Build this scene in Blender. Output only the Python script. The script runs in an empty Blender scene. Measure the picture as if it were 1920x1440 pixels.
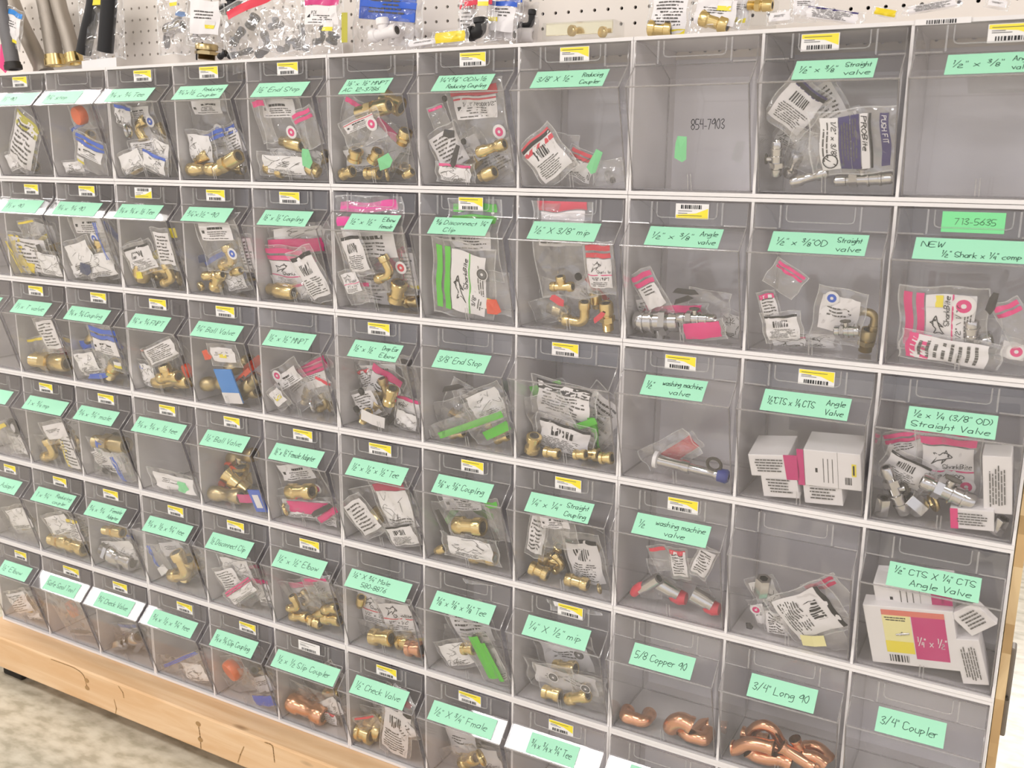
import bpy, math, random
from math import sin, cos, pi, radians, sqrt
from mathutils import Vector, Matrix

# ------------------------------------------------------------------ camera, world, lamps, exposure
ZB = 0.145                      # underside of the bin frames above the floor
SC = bpy.context.scene
COL = SC.collection
CAM_F, CAM_C = 1798.8, Vector((2.39253, -1.44381, 1.23549 + ZB))
CR = Vector((0.87365571, 0.48646073, 0.00903672))
CU = Vector((-0.117176, 0.19234224, 0.97430706))
CFW = Vector((-0.47222398, 0.85226781, -0.22504242))
cam = bpy.data.objects.new('camera', bpy.data.cameras.new('camera'))
COL.objects.link(cam)
cam.data.sensor_width = 36.0
cam.data.lens = 36.0 * CAM_F / 1920.0
cam.data.clip_start, cam.data.clip_end = 0.05, 60
cam.matrix_world = Matrix(((CR.x, CU.x, -CFW.x, CAM_C.x), (CR.y, CU.y, -CFW.y, CAM_C.y), (CR.z, CU.z, -CFW.z, CAM_C.z), (0, 0, 0, 1)))
cam.data.dof.use_dof = True
cam.data.dof.focus_distance = 1.75
cam.data.dof.aperture_fstop = 9.0
SC.camera = cam

world = bpy.data.worlds.new('shop_air')
SC.world = world
world.use_nodes = True
world.node_tree.nodes['Background'].inputs[0].default_value = (0.985, 0.970, 1.0, 1)
world.node_tree.nodes['Background'].inputs[1].default_value = 1.25

CEIL = 3.15                     # ceiling height above the floor
LIGHTS = [(-3.30, -2.0), (0.50, -2.0), (4.20, -2.0), (-1.92, -0.02), (1.9, 0.95), (-1.4, -4.2), (2.3, -4.2), (2.75, 5.7), (2.75, 7.1)]
for lx, ly in LIGHTS:
    d = bpy.data.lights.new('tube_light', 'AREA')
    d.shape, d.size, d.size_y, d.energy, d.color = 'RECTANGLE', 1.26, 0.50, 42.0, (1.0, 0.975, 0.975)
    o = bpy.data.objects.new('tube_light', d)
    o.location = (lx, ly, CEIL - 0.085)
    COL.objects.link(o)

SC.view_settings.view_transform = 'Standard'
SC.view_settings.look = 'None'
SC.view_settings.exposure = -0.19
SC.view_settings.gamma = 1.0
SC.view_settings.use_curve_mapping = False
SC.cycles.max_bounces = 9
SC.cycles.diffuse_bounces = 4
SC.cycles.glossy_bounces = 3
SC.cycles.transmission_bounces = 4
SC.cycles.transparent_max_bounces = 40
SC.cycles.caustics_reflective = False
SC.cycles.caustics_refractive = False
SC.cycles.sample_clamp_indirect = 4.0

H = 0.23745304                  # height of one row of bins
NR = 6

# ------------------------------------------------------------------ pixels <-> points
def proj(p):
    d = p - CAM_C
    w = d.dot(CFW)
    return (960 + CAM_F * d.dot(CR) / w, 720 - CAM_F * d.dot(CU) / w)

def ray(px, py):
    return CR * ((px - 960) / CAM_F) - CU * ((py - 720) / CAM_F) + CFW

def hit(px, py, pt, n):
    d = ray(px, py)
    t = (pt - CAM_C).dot(n) / d.dot(n)
    return CAM_C + d * t

# ------------------------------------------------------------------ materials
def lin(h):
    h = h.lstrip('#')
    out = []
    for i in (0, 2, 4):
        c = int(h[i:i + 2], 16) / 255
        out.append(c / 12.92 if c <= 0.04045 else ((c + 0.055) / 1.055) ** 2.4)
    return (*out, 1)

MATS = {}
def mat(name, col, rough=0.5, metal=0.0, coat=0.0, spec=0.5):
    m = bpy.data.materials.new(name)
    m.use_nodes = True
    b = m.node_tree.nodes['Principled BSDF']
    b.inputs['Base Color'].default_value = lin(col) if isinstance(col, str) else (*col, 1)
    b.inputs['Roughness'].default_value = rough
    b.inputs['Metallic'].default_value = metal
    b.inputs['Coat Weight'].default_value = coat
    b.inputs['Specular IOR Level'].default_value = spec
    MATS[name] = m
    return m

def bump(m, scale, strength, dist=0.001, detail=3, stretch=None):
    nt = m.node_tree
    n, l = nt.nodes, nt.links
    tc = n.new('ShaderNodeTexCoord')
    nz = n.new('ShaderNodeTexNoise')
    nz.inputs['Scale'].default_value = scale
    nz.inputs['Detail'].default_value = detail
    if stretch:
        mp = n.new('ShaderNodeMapping')
        mp.inputs['Scale'].default_value = stretch
        l.new(tc.outputs['Object'], mp.inputs['Vector'])
        l.new(mp.outputs['Vector'], nz.inputs['Vector'])
    else:
        l.new(tc.outputs['Object'], nz.inputs['Vector'])
    bp = n.new('ShaderNodeBump')
    bp.inputs['Strength'].default_value = strength
    bp.inputs['Distance'].default_value = dist
    l.new(nz.outputs['Fac'], bp.inputs['Height'])
    return bp

def crinkle(m, scale, strength):
    """creased-film bump: sharp folds between flat facets"""
    nt = m.node_tree
    n, l = nt.nodes, nt.links
    tc = n.new('ShaderNodeTexCoord')
    nz = n.new('ShaderNodeTexNoise')
    nz.inputs['Scale'].default_value = scale * 0.5
    mx = n.new('ShaderNodeMixRGB')
    mx.inputs[0].default_value = 0.03
    l.new(tc.outputs['Object'], nz.inputs['Vector'])
    l.new(tc.outputs['Object'], mx.inputs[1])
    l.new(nz.outputs['Color'], mx.inputs[2])
    vo = n.new('ShaderNodeTexVoronoi')
    vo.inputs['Scale'].default_value = scale
    l.new(mx.outputs[0], vo.inputs['Vector'])
    bp = n.new('ShaderNodeBump')
    bp.inputs['Strength'].default_value = strength
    bp.inputs['Distance'].default_value = 0.010
    l.new(vo.outputs['Distance'], bp.inputs['Height'])
    return bp

def clear_mat(name, tint, rough, haze, hazecol, gloss=1.0, bscale=0, bstr=0, ior=1.5):
    """thin clear plastic: see-through, with a Fresnel gloss and a little milky haze"""
    m = bpy.data.materials.new(name)
    m.use_nodes = True
    nt = m.node_tree
    n, l = nt.nodes, nt.links
    n.remove(n['Principled BSDF'])
    out = n['Material Output']
    tr = n.new('ShaderNodeBsdfTransparent')
    tr.inputs[0].default_value = (*tint, 1)
    df = n.new('ShaderNodeBsdfDiffuse')
    df.inputs[0].default_value = (*hazecol, 1)
    gl = n.new('ShaderNodeBsdfGlossy')
    gl.inputs['Color'].default_value = (gloss, gloss, gloss, 1)
    gl.inputs['Roughness'].default_value = rough
    m1 = n.new('ShaderNodeMixShader')
    m1.inputs[0].default_value = haze
    l.new(tr.outputs[0], m1.inputs[1])
    l.new(df.outputs[0], m1.inputs[2])
    fr = n.new('ShaderNodeLayerWeight')
    fr.inputs['Blend'].default_value = 0.5
    pw_ = n.new('ShaderNodeMath')
    pw_.operation = 'POWER'
    pw_.inputs[1].default_value = 5.0
    l.new(fr.outputs['Facing'], pw_.inputs[0])
    ma = n.new('ShaderNodeMath')
    ma.operation = 'MULTIPLY_ADD'
    f0 = ((ior - 1) / (ior + 1)) ** 2
    ma.inputs[1].default_value, ma.inputs[2].default_value = 1 - f0, f0
    l.new(pw_.outputs[0], ma.inputs[0])
    m2 = n.new('ShaderNodeMixShader')
    l.new(ma.outputs[0], m2.inputs[0])
    l.new(m1.outputs[0], m2.inputs[1])
    l.new(gl.outputs[0], m2.inputs[2])
    l.new(m2.outputs[0], out.inputs[0])
    if bstr:
        bp = crinkle(m, bscale, bstr)
        l.new(bp.outputs[0], gl.inputs['Normal'])
        l.new(bp.outputs[0], fr.inputs['Normal'])
    MATS[name] = m
    return m

mat('white_frame', '#E6E2E2', 0.45)
mat('white_back', '#F0EDF1', 0.6)
clear_mat('clear_bin', (0.996, 0.994, 0.996), 0.03, 0.022, (0.88, 0.86, 0.88), ior=1.45)
clear_mat('bin_edge', (0.62, 0.60, 0.60), 0.10, 0.30, (0.62, 0.59, 0.59))  # dark tint painted in for refraction at the clear panel edges
clear_mat('bin_rib', (0.90, 0.89, 0.89), 0.10, 0.16, (0.9, 0.88, 0.88))  # clear ribs and lip, whitened to paint in their edge highlights
clear_mat('bag_film', (0.975, 0.972, 0.975), 0.09, 0.05, (0.92, 0.90, 0.91), 1.0, 40, 1.0, 1.8)
clear_mat('film_edge', (0.93, 0.93, 0.93), 0.15, 0.26, (0.95, 0.94, 0.94), 1.0, 48, 0.6, 1.6)
clear_mat('clear_shell', (0.94, 0.94, 0.93), 0.06, 0.05, (0.8, 0.78, 0.75))
mat('green_label', '#A3E1C1', 0.55)
mat('green_scrap', '#7FD998', 0.6)
mat('green_ink', '#12362A', 0.6)
mat('black_ink', '#1B1A1E', 0.6)
mat('grey_ink', '#55524F', 0.6)
mat('paper', '#EDEAEA', 0.5)
mat('white', '#E8E4E4', 0.35)
mat('card_white', '#E9E5E6', 0.5)
mat('wood_crack', '#A98558', 0.7)
mat('sticker_yellow', '#EEDC40', 0.4)
mat('notepaper', '#EFE7A8', 0.6)
for nm, c in dict(pink='#E23480', hotpink='#F02CA0', red='#D8344A', blue='#2A5CC8', sky='#2C86D8', yellow='#E8CF2A', olive='#B9B23C', green='#55C52E', orange='#E8662C', purple='#2A1C66', black='#26242A', magenta='#C92A78', darkblue='#24345E', crimson='#B81E52', vermilion='#DE4A26', salmon='#E0796A', navy='#2C3C90').items():
    mat(nm, c, 0.35, coat=0.3)
mat('pale_brass', (0.86, 0.78, 0.56), 0.2, 1.0)
mat('brass', (0.80, 0.62, 0.29), 0.22, 1.0)
mat('old_brass', (0.52, 0.41, 0.22), 0.32, 1.0)
mat('chrome', (0.60, 0.59, 0.59), 0.14, 1.0)
mat('copper', (0.83, 0.43, 0.26), 0.24, 1.0)
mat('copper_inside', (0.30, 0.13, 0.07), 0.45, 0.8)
mat('collar_grey', '#4A4640', 0.5)
mat('collar_dark', '#2A2622', 0.5)
mat('rubber_black', '#161518', 0.55)
mat('grey_plastic', '#6E6C6E', 0.45)
mat('braid', '#A39A90', 0.35, 0.7)
mat('metal_grey', '#8C8680', 0.45, 0.6)
mat('lamp_white', '#F2F0EC', 0.5)
mat('ceiling_white', '#E4E0DA', 0.8)
mat('wall_paint', '#D9D2C8', 0.8)
mat('peg_white', '#E6DED6', 0.5)
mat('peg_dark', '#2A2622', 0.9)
m = mat('lamp_glow', '#FFFFFF', 0.5)
m.node_tree.nodes['Principled BSDF'].inputs['Emission Color'].default_value = (1, 0.96, 0.9, 1)
m.node_tree.nodes['Principled BSDF'].inputs['Emission Strength'].default_value = 6.0
for nm, sc_, st in (('braid', 900, 0.5), ('paper', 60, 0.3), ('card_white', 60, 0.25)):
    mm = MATS[nm]
    mm.node_tree.links.new(bump(mm, sc_, st, 0.0015).outputs[0], mm.node_tree.nodes['Principled BSDF'].inputs['Normal'])

def wood_mat(name, c1, c2, stretch, knots=True):
    m = mat(name, c1, 0.55)
    nt = m.node_tree
    n, l = nt.nodes, nt.links
    b = n['Principled BSDF']
    tc = n.new('ShaderNodeTexCoord')
    mp = n.new('ShaderNodeMapping')
    mp.inputs['Scale'].default_value = stretch
    l.new(tc.outputs['Object'], mp.inputs['Vector'])
    nz = n.new('ShaderNodeTexNoise')
    nz.inputs['Scale'].default_value = 3.0
    nz.inputs['Detail'].default_value = 5
    nz.inputs['Distortion'].default_value = 1.2
    l.new(mp.outputs[0], nz.inputs['Vector'])
    cr = n.new('ShaderNodeValToRGB')
    cr.color_ramp.elements[0].position, cr.color_ramp.elements[1].position = 0.35, 0.68
    cr.color_ramp.elements[0].color, cr.color_ramp.elements[1].color = lin(c2), lin(c1)
    l.new(nz.outputs['Fac'], cr.inputs[0])
    last = cr.outputs[0]
    if knots:
        vo = n.new('ShaderNodeTexVoronoi')
        mp2 = n.new('ShaderNodeMapping')
        mp2.inputs['Scale'].default_value = (2.6, 9, 9)
        l.new(tc.outputs['Object'], mp2.inputs['Vector'])
        l.new(mp2.outputs[0], vo.inputs['Vector'])
        vo.inputs['Scale'].default_value = 1.6
        r2 = n.new('ShaderNodeValToRGB')
        r2.color_ramp.elements[0].position, r2.color_ramp.elements[1].position = 0.03, 0.13
        r2.color_ramp.elements[0].color, r2.color_ramp.elements[1].color = (1, 1, 1, 1), (0, 0, 0, 1)
        l.new(vo.outputs['Distance'], r2.inputs[0])
        mx = n.new('ShaderNodeMixRGB')
        l.new(r2.outputs[0], mx.inputs[0])
        l.new(last, mx.inputs[1])
        mx.inputs[2].default_value = lin('#7A5630')
        last = mx.outputs[0]
    l.new(last, b.inputs['Base Color'])
    return m
wood_mat('pine', '#E8C8A2', '#DAB286', (0.8, 9, 9))
wood_mat('panel_wood', '#CDAF80', '#B8976A', (6, 6, 3), False)

def floor_mat():
    m = mat('vinyl_tile', '#CFC8BA', 0.22)
    nt = m.node_tree
    n, l = nt.nodes, nt.links
    tc = n.new('ShaderNodeTexCoord')
    mp = n.new('ShaderNodeMapping')
    mp.inputs['Scale'].default_value = (17, 34, 1)
    mp.inputs['Rotation'].default_value = (0, 0, 0.25)
    l.new(tc.outputs['Object'], mp.inputs['Vector'])
    nz = n.new('ShaderNodeTexNoise')
    nz.inputs['Scale'].default_value = 1.0
    nz.inputs['Detail'].default_value = 3.0
    l.new(mp.outputs[0], nz.inputs['Vector'])
    cr = n.new('ShaderNodeValToRGB')
    e = cr.color_ramp.elements
    e[0].position, e[0].color = 0.36, lin('#B2AA97')
    e[1].position, e[1].color = 0.66, lin('#D6CFBE')
    k = e.new(0.5)
    k.color = lin('#C8C0AE')
    l.new(nz.outputs['Fac'], cr.inputs[0])
    l.new(cr.outputs[0], n['Principled BSDF'].inputs['Base Color'])
floor_mat()

# ------------------------------------------------------------------ mesh builder
class MB:
    def __init__(s):
        s.v, s.f, s.mi, s.sm, s.names = [], [], [], [], []
        s.M = Matrix.Identity(4)
    def slot(s, name):
        if name not in s.names:
            s.names.append(name)
        return s.names.index(name)
    def add(s, vs, fs, m, smooth=False):
        b = len(s.v)
        M = s.M
        s.v.extend(tuple(M @ Vector(p)) for p in vs)
        k = s.slot(m)
        for f in fs:
            s.f.append(tuple(b + i for i in f))
            s.mi.append(k)
            s.sm.append(smooth)
    def box(s, x0, x1, y0, y1, z0, z1, m, edge=None):
        vs = [(x, y, z) for z in (z0, z1) for y in (y0, y1) for x in (x0, x1)]
        fs = [(0, 2, 3, 1), (4, 5, 7, 6), (0, 1, 5, 4), (2, 6, 7, 3), (0, 4, 6, 2), (1, 3, 7, 5)]
        s.add(vs, fs, m)
    def slab(s, quad, n, t, m, edge=None):
        """a panel of thickness t behind the quad (four points); its narrow sides may have another material"""
        n = Vector(n).normalized() * t
        a = [Vector(q) for q in quad]
        b = [q + n for q in a]
        k = len(a)
        s.add(a + b, [tuple(range(k)), tuple(range(2 * k - 1, k - 1, -1))], m)
        s.add(a + b, [(i, i + k, (i + 1) % k + k, (i + 1) % k) for i in range(k)], edge or m)
    def lathe(s, prof, L, D, m, seg=16, smooth=True):
        vs, fs = [], []
        for x, r in prof:
            for k in range(seg):
                a = 2 * pi * k / seg
                vs.append((x * L, r * D / 2 * cos(a), r * D / 2 * sin(a)))
        for i in range(len(prof) - 1):
            for k in range(seg):
                k2 = (k + 1) % seg
                fs.append((i * seg + k, i * seg + k2, (i + 1) * seg + k2, (i + 1) * seg + k))
        s.add(vs, fs, m, smooth)
    def sweep(s, pts, rad, m, seg=12, smooth=True, caps=True, flip=False):
        pts = [Vector(p) for p in pts]
        n = len(pts)
        if not isinstance(rad, (list, tuple)):
            rad = [rad] * n
        vs, fs = [], []
        up = None
        for i in range(n):
            t = (pts[min(i + 1, n - 1)] - pts[max(i - 1, 0)]).normalized()
            if up is None:
                up = Vector((0, 0, 1)) if abs(t.z) < 0.8 else Vector((0, 1, 0))
            a = t.cross(up).normalized()
            up = a.cross(t).normalized()
            for k in range(seg):
                q = 2 * pi * k / seg
                vs.append(pts[i] + a * (cos(q) * rad[i]) + up * (sin(q) * rad[i]))
        for i in range(n - 1):
            for k in range(seg):
                k2 = (k + 1) % seg
                q = (i * seg + k, i * seg + k2, (i + 1) * seg + k2, (i + 1) * seg + k)
                fs.append(q[::-1] if flip else q)
        if caps:
            fs.append(tuple(range(seg - 1, -1, -1)))
            fs.append(tuple((n - 1) * seg + k for k in range(seg)))
        s.add(vs, fs, m, smooth)
    def build(s, name, parent=None, matrix=None):
        me = bpy.data.meshes.new(name)
        me.from_pydata(s.v, [], s.f)
        for nm in s.names:
            me.materials.append(MATS[nm])
        me.polygons.foreach_set('material_index', s.mi)
        me.polygons.foreach_set('use_smooth', s.sm)
        if any(s.sm):
            me.set_sharp_from_angle(angle=radians(42))
        me.update()
        return link(name, me, parent, matrix)

def link(name, me, parent=None, matrix=None):
    o = bpy.data.objects.new(name, me)
    COL.objects.link(o)
    if parent is not None:
        o.parent = parent
    if matrix is not None:
        o.matrix_local = matrix
    return o

def tag(o, label, cat, group=None, kind=None):
    o['label'] = label
    o['category'] = cat
    if group:
        o['group'] = group
    if kind:
        o['kind'] = kind
    return o

def T(x, y, z):
    return Matrix.Translation((x, y, z))

# ------------------------------------------------------------------ handwriting: strokes on a 4 x 8 grid, baseline 2, capitals up to 8
GL = {}
for ln in '''A 022842 1434|B 0208 08284736250525443302 |C 47280705032243|D 0208 082846442202|E 48080242 0535|F 480802 0535|G 472807050322434525|H 0208 4842 0545|I 2822|J 48432203|K 0208 480542|L 080242|M 0208254842|N 02084248|O 28060422444628|P 0208 08284736 360505|R 0208 0828473605 2542|S 4728070543322203|T 0848 2822|U 0803224348|V 082248|W 0812263248|X 0248 0842|Y 082548 2522|Z 08480242
0 28060422343628|1 182822|2 07283736040242|3 0728372615343322 2203|4 180535 3832|5 3808052534332202|6 3815032233342504|7 083812|8 372818070615343322120304253637|9 3728060525372737 3732
a 3515040312333532|b 0802 042534332202|c 352504031232|d 3832 341504031233|e 0434351504031232|f 372817 1712 0525|g 351504031334 35312000|h 0802 04253432|i 1512 1717|j 2521 2627|k 0802 350432|l 1812|m 0502 04152422 24354442|n 0502 04153432|o 15040312233425 2515|p 0500 0415342302|q 351504031334 3530|r 0502 041525|s 351504332202|t 1712 0525|u 05031232 3532|v 052235|w 0512243245|x 0532 3502|y 0522 4510|z 05350232
" 0807 1817|' 0807|- 0424|/ 0239|( 28161422|) 08161402|. 0202|, 1200|& 42170827230222|+ 0444 2622'''.replace('\n', '|').split('|'):
    ch, _, rest = ln.partition(' ')
    if ch:
        GL[ch] = [[(int(s_[i]), int(s_[i + 1])) for i in range(0, len(s_) - 1, 2)] for s_ in rest.split()]

def smooth_line(p, n=3):
    if len(p) < 4:
        return p
    out = []
    for i in range(len(p) - 1):
        a, b, c, d = p[max(i - 1, 0)], p[i], p[i + 1], p[min(i + 2, len(p) - 1)]
        for k in range(n):
            t = k / n
            out.append(tuple(0.5 * (2 * b[j] + (c[j] - a[j]) * t + (2 * a[j] - 5 * b[j] + 4 * c[j] - d[j]) * t * t + (3 * b[j] - a[j] - 3 * c[j] + d[j]) * t ** 3) for j in (0, 1)))
    out.append(p[-1])
    return out

def write(text, rng=None, jit=0.0):
    """polylines of the text, capital height 1, baseline 0; {1/2} makes a fraction. Returns (lines, width)."""
    out, x = [], 0.0
    i = 0
    def put(ch, x, sc=1.0, dy=0.0):
        if ch == ' ':
            return 0.5 * sc
        g = GL.get(ch)
        if g is None:
            return 0.5 * sc
        mx = max(p[0] for s_ in g for p in s_)
        j = (rng.uniform(-jit, jit) if rng else 0)
        sk = 0.12 + (rng.uniform(-jit, jit) if rng else 0)
        for s_ in g:
            q = [(p[0], p[1]) for p in s_]
            if len(q) == 1 or q[0] == q[-1] and len(q) == 2:
                q = [q[0], (q[0][0] + 0.4, q[0][1] + 0.2)]
            q = smooth_line(q)
            out.append([(x + (p[0] / 6 + (p[1] - 2) / 6 * sk) * sc, ((p[1] - 2) / 6 + j) * sc + dy) for p in q])
        return (mx / 6 + 0.20) * sc
    while i < len(text):
        if text[i] == '{':
            e = text.index('}', i)
            a, b = text[i + 1:e].split('/')
            for ch in a:
                x += put(ch, x, 0.62, 0.52)
            put('/', x - 0.12, 0.95, 0.0)
            x += 0.34
            for ch in b:
                x += put(ch, x, 0.62, -0.12)
            i = e + 1
            continue
        x += put(text[i], x)
        i += 1
    return out, max(x - 0.2, 0.1)

def ribbon(mb, line, wid, P, m):
    """a flat pen stroke; P maps (u, v) in metres to a point"""
    for (x0, y0), (x1, y1) in zip(line[:-1], line[1:]):
        dx, dy = x1 - x0, y1 - y0
        L = sqrt(dx * dx + dy * dy)
        if L < 1e-7:
            continue
        dx, dy = dx / L * wid / 2, dy / L * wid / 2
        q = [(x0 - dx + dy, y0 - dy - dx), (x1 + dx + dy, y1 + dy - dx), (x1 + dx - dy, y1 + dy + dx), (x0 - dx - dy, y0 - dy + dx)]
        mb.add([P(*a) for a in q], [(0, 1, 2, 3)], m)

def text_fit(mb, text, x0, x1, yb, hgt, wid, P, m, rng=None, jit=0.0, stretch=1.25):
    """write text from x0, at most up to x1, capitals hgt tall"""
    ls, w = write(text, rng, jit)
    sx = min(hgt * stretch, (x1 - x0) / w)
    wid = min(wid, sx * 0.13)
    for q in ls:
        ribbon(mb, [(x0 + a * sx, yb + b * hgt) for a, b in q], wid, P, m)
    return x0 + w * sx

# ------------------------------------------------------------------ the setting
XR = 2.4
b = MB(); b.box(-6, 8, -7, 9, -0.05, 0, 'vinyl_tile')
tag(b.build('floor'), 'pale speckled vinyl tile shop floor', 'floor', kind='structure')
b = MB(); b.box(-6, 8, -7, 9, CEIL, CEIL + 0.05, 'ceiling_white')
tag(b.build('ceiling'), 'white shop ceiling above the aisle', 'ceiling', kind='structure')
b = MB(); b.box(-6, 8, 8.95, 9.05, 0, CEIL, 'wall_paint')
tag(b.build('wall_back'), 'pale painted shop wall far behind the pegboard', 'wall', kind='structure')
b = MB(); b.box(-6.05, -5.95, -7, 8.95, 0, CEIL, 'wall_paint')
tag(b.build('wall_left'), 'pale painted shop wall beyond the far end of the aisle', 'wall', kind='structure')
for i, (lx, ly) in enumerate(LIGHTS):
    b = MB()
    b.box(-0.66, 0.66, -0.28, 0.28, -0.05, 0, 'lamp_white')
    o = b.build('ceiling_light', None, T(lx, ly, CEIL))
    b = MB(); b.box(-0.63, 0.63, -0.25, 0.25, -0.06, -0.051, 'lamp_glow')
    b.build('diffuser', o)
    tag(o, 'white fluorescent strip light on the shop ceiling', 'ceiling light', 'fluorescent strip lights')

def wood_box(name, x0, x1, y0, y1, z0, z1, m, label, cat):
    b = MB()
    b.box(x0, x1, y0, y1, z0, z1, m)
    o = b.build(name)
    bv = o.modifiers.new('bevel', 'BEVEL')
    bv.width, bv.segments = 0.004, 2
    return tag(o, label, cat)
BEAM = wood_box('lumber_beam', -0.02, XR + 0.015, -0.070, 0.019, ZB - 0.0905, ZB - 0.0005, 'pine', 'knotty pine beam running under the front of the bottom row of bins', 'beam')
wood_box('support_block', 0.02, 0.10, -0.03, 0.19, 0.0, ZB - 0.0915, 'peg_dark', 'dark support block under the pine beam near its far end', 'block')
wood_box('support_block', 2.2, 2.3, -0.03, 0.19, 0.0, ZB - 0.0915, 'peg_dark', 'dark support block under the pine beam below the copper couplers', 'block')
wood_box('lumber_beam', -0.02, XR + 0.015, 0.11, 0.2, ZB - 0.0905, ZB - 0.0005, 'pine', 'second pine beam behind the front beam under the bins', 'beam')
b = MB()                        # cracks and knots in the face of the front beam
for ox, oy, sc_, pts in ((0, 1040, 3.6, [(345, 706), (430, 735), (500, 762), (545, 795), (570, 830), (588, 905)]), (0, 1040, 3.6, [(800, 890), (828, 930), (835, 965)]), (0, 1040, 3.6, [(770, 980), (785, 1040), (780, 1070)]), (0, 1040, 3.6, [(1335, 1135), (1345, 1190), (1352, 1250), (1356, 1312)]), (0, 1040, 3.6, [(1645, 1298), (1622, 1350), (1606, 1400)]), (480, 1040, 3.6, [(60, 1265), (108, 1288), (118, 1340), (125, 1400)])):
    q = [hit(ox + x / sc_, oy + y / sc_, Vector((0, -.0706, 0)), Vector((0, -1, 0))) for x, y in pts]
    q = [(v.x, min(v.z, ZB - .004)) for v in q]
    ribbon(b, smooth_line(q), .0024, lambda u, v: Vector((u, -.0706, v)), 'wood_crack')
for kx, ky in ((585, 850), (588, 900), (1337, 1142), (1352, 1248)):
    v = hit(kx / 3.6, 1040 + ky / 3.6, Vector((0, -.0706, 0)), Vector((0, -1, 0)))
    b.add([(v.x + .008 * cos(k * pi / 5), -.0708, v.z + .006 * sin(k * pi / 5)) for k in range(10)], [tuple(range(10))], 'wood_crack')
b.build('grain_crack', BEAM)
# wooden end panel: glued blocks, lighter and darker
b = MB()
rng = random.Random(5)
z = ZB
pw = ['panel_wood', 'panel_light', 'panel_dark', 'panel_mid']
for nm, c in (('panel_light', '#DCC297'), ('panel_dark', '#A88A5E'), ('panel_mid', '#C3A273')):
    wood_mat(nm, c, '#B8976A', (5, 5, 2), False)
while z < ZB + NR * H:
    z1 = min(z + rng.uniform(0.018, 0.05), ZB + NR * H)
    b.box(XR + 0.0012, XR + 0.0135, 0.001, 0.20, z, z1, pw[rng.randrange(4)])
    z = z1
tag(b.build('end_panel'), 'tan wooden end panel of banded blocks along the last bin frames', 'wood panel')
b = MB(); b.box(XR + 0.0142, XR + 0.0235, 0.19, 0.215, ZB + 0.318, ZB + 0.478, 'metal_grey')
o = b.build('metal_bracket')
bv = o.modifiers.new('bevel', 'BEVEL'); bv.width, bv.segments = 0.003, 2
bs = MB(); bs.lathe([(-.5, 0), (-.5, 1), (.5, 1), (.5, 0)], 0.012, 0.006, 'collar_grey', 8)
bs.build('screw', o, T(XR + 0.019, 0.188, ZB + 0.39) @ Matrix.Rotation(pi / 2, 4, 'Z'))
tag(o, 'grey metal bracket plate on the outside of the wooden end panel', 'bracket')

# pegboard: a real sheet with real holes, and a dark sheet added behind it to darken the holes
PEGY = 0.178
def pegboard():
    b = MB()
    p, R = 0.0254, 0.0031
    x0, z0 = 1.1182 % p - 12 * p, ZB + 1.4955 - 3 * p
    nx, nz = 112, 22
    sq = [(1, 0), (1, 1), (0, 1), (-1, 1), (-1, 0), (-1, -1), (0, -1), (1, -1)]
    vs, fs = [], []
    for i in range(nx):
        for k in range(nz):
            cx, cz = x0 + i * p, z0 + k * p
            o_ = len(vs)
            for q in range(8):
                a = q * pi / 4
                vs.append((cx + R * cos(a), PEGY, cz + R * sin(a)))
            for q in range(8):
                a = q * pi / 4
                vs.append((cx + R * cos(a), PEGY + 0.006, cz + R * sin(a)))
            for q in range(8):
                vs.append((cx + sq[q][0] * p / 2, PEGY, cz + sq[q][1] * p / 2))
            for q in range(8):
                r = (q + 1) % 8
                fs.append((o_ + q, o_ + 16 + q, o_ + 16 + r, o_ + r))
                fs.append((o_ + q, o_ + r, o_ + 8 + r, o_ + 8 + q))
    b.add(vs, fs, 'peg_white')
    o = b.build('pegboard')
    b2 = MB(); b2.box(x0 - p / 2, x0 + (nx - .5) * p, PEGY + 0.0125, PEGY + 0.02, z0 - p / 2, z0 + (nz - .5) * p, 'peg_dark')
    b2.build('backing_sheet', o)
    tag(o, 'white perforated pegboard panel above the bins', 'pegboard')
pegboard()

# ------------------------------------------------------------------ bin frames and bins
ROWW = ['bottom', 'fifth', 'fourth', 'third', 'second', 'top']          # by row counted from below
COLW = ['leftmost', 'second from left', 'third from left', 'rightmost']
for r in range(NR):
    for u in range(4):
        b = MB()
        e = 0.0004
        w, h = 0.6, H
        b.box(e, w - e, -0.002, 0.186, e, 0.0062, 'white_frame')
        b.box(e, w - e, -0.0008, 0.186, h - 0.0058, h - e, 'white_frame')
        b.box(e, 0.0042, 0, 0.186, 0.0062, h - 0.0058, 'white_frame')
        b.box(w - 0.0042, w - e, 0, 0.186, 0.0062, h - 0.0058, 'white_frame')
        b.box(e, w - e, 0.183, 0.186, 0.0062, h - 0.0058, 'white_back')
        o = b.build('bin_frame', None, T(u * 0.6, 0, ZB + r * H))
        for k in (1, 2):
            d = MB(); d.box(k * 0.2 - 0.0021, k * 0.2 + 0.0021, 0, 0.182, 0.0062, h - 0.0058, 'white_frame')
            d.build('divider', o)
        tag(o, 'white plastic three-bin frame, %s row, %s of the four' % (ROWW[r], COLW[u]), 'bin frame', 'white three-bin frames')

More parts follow.
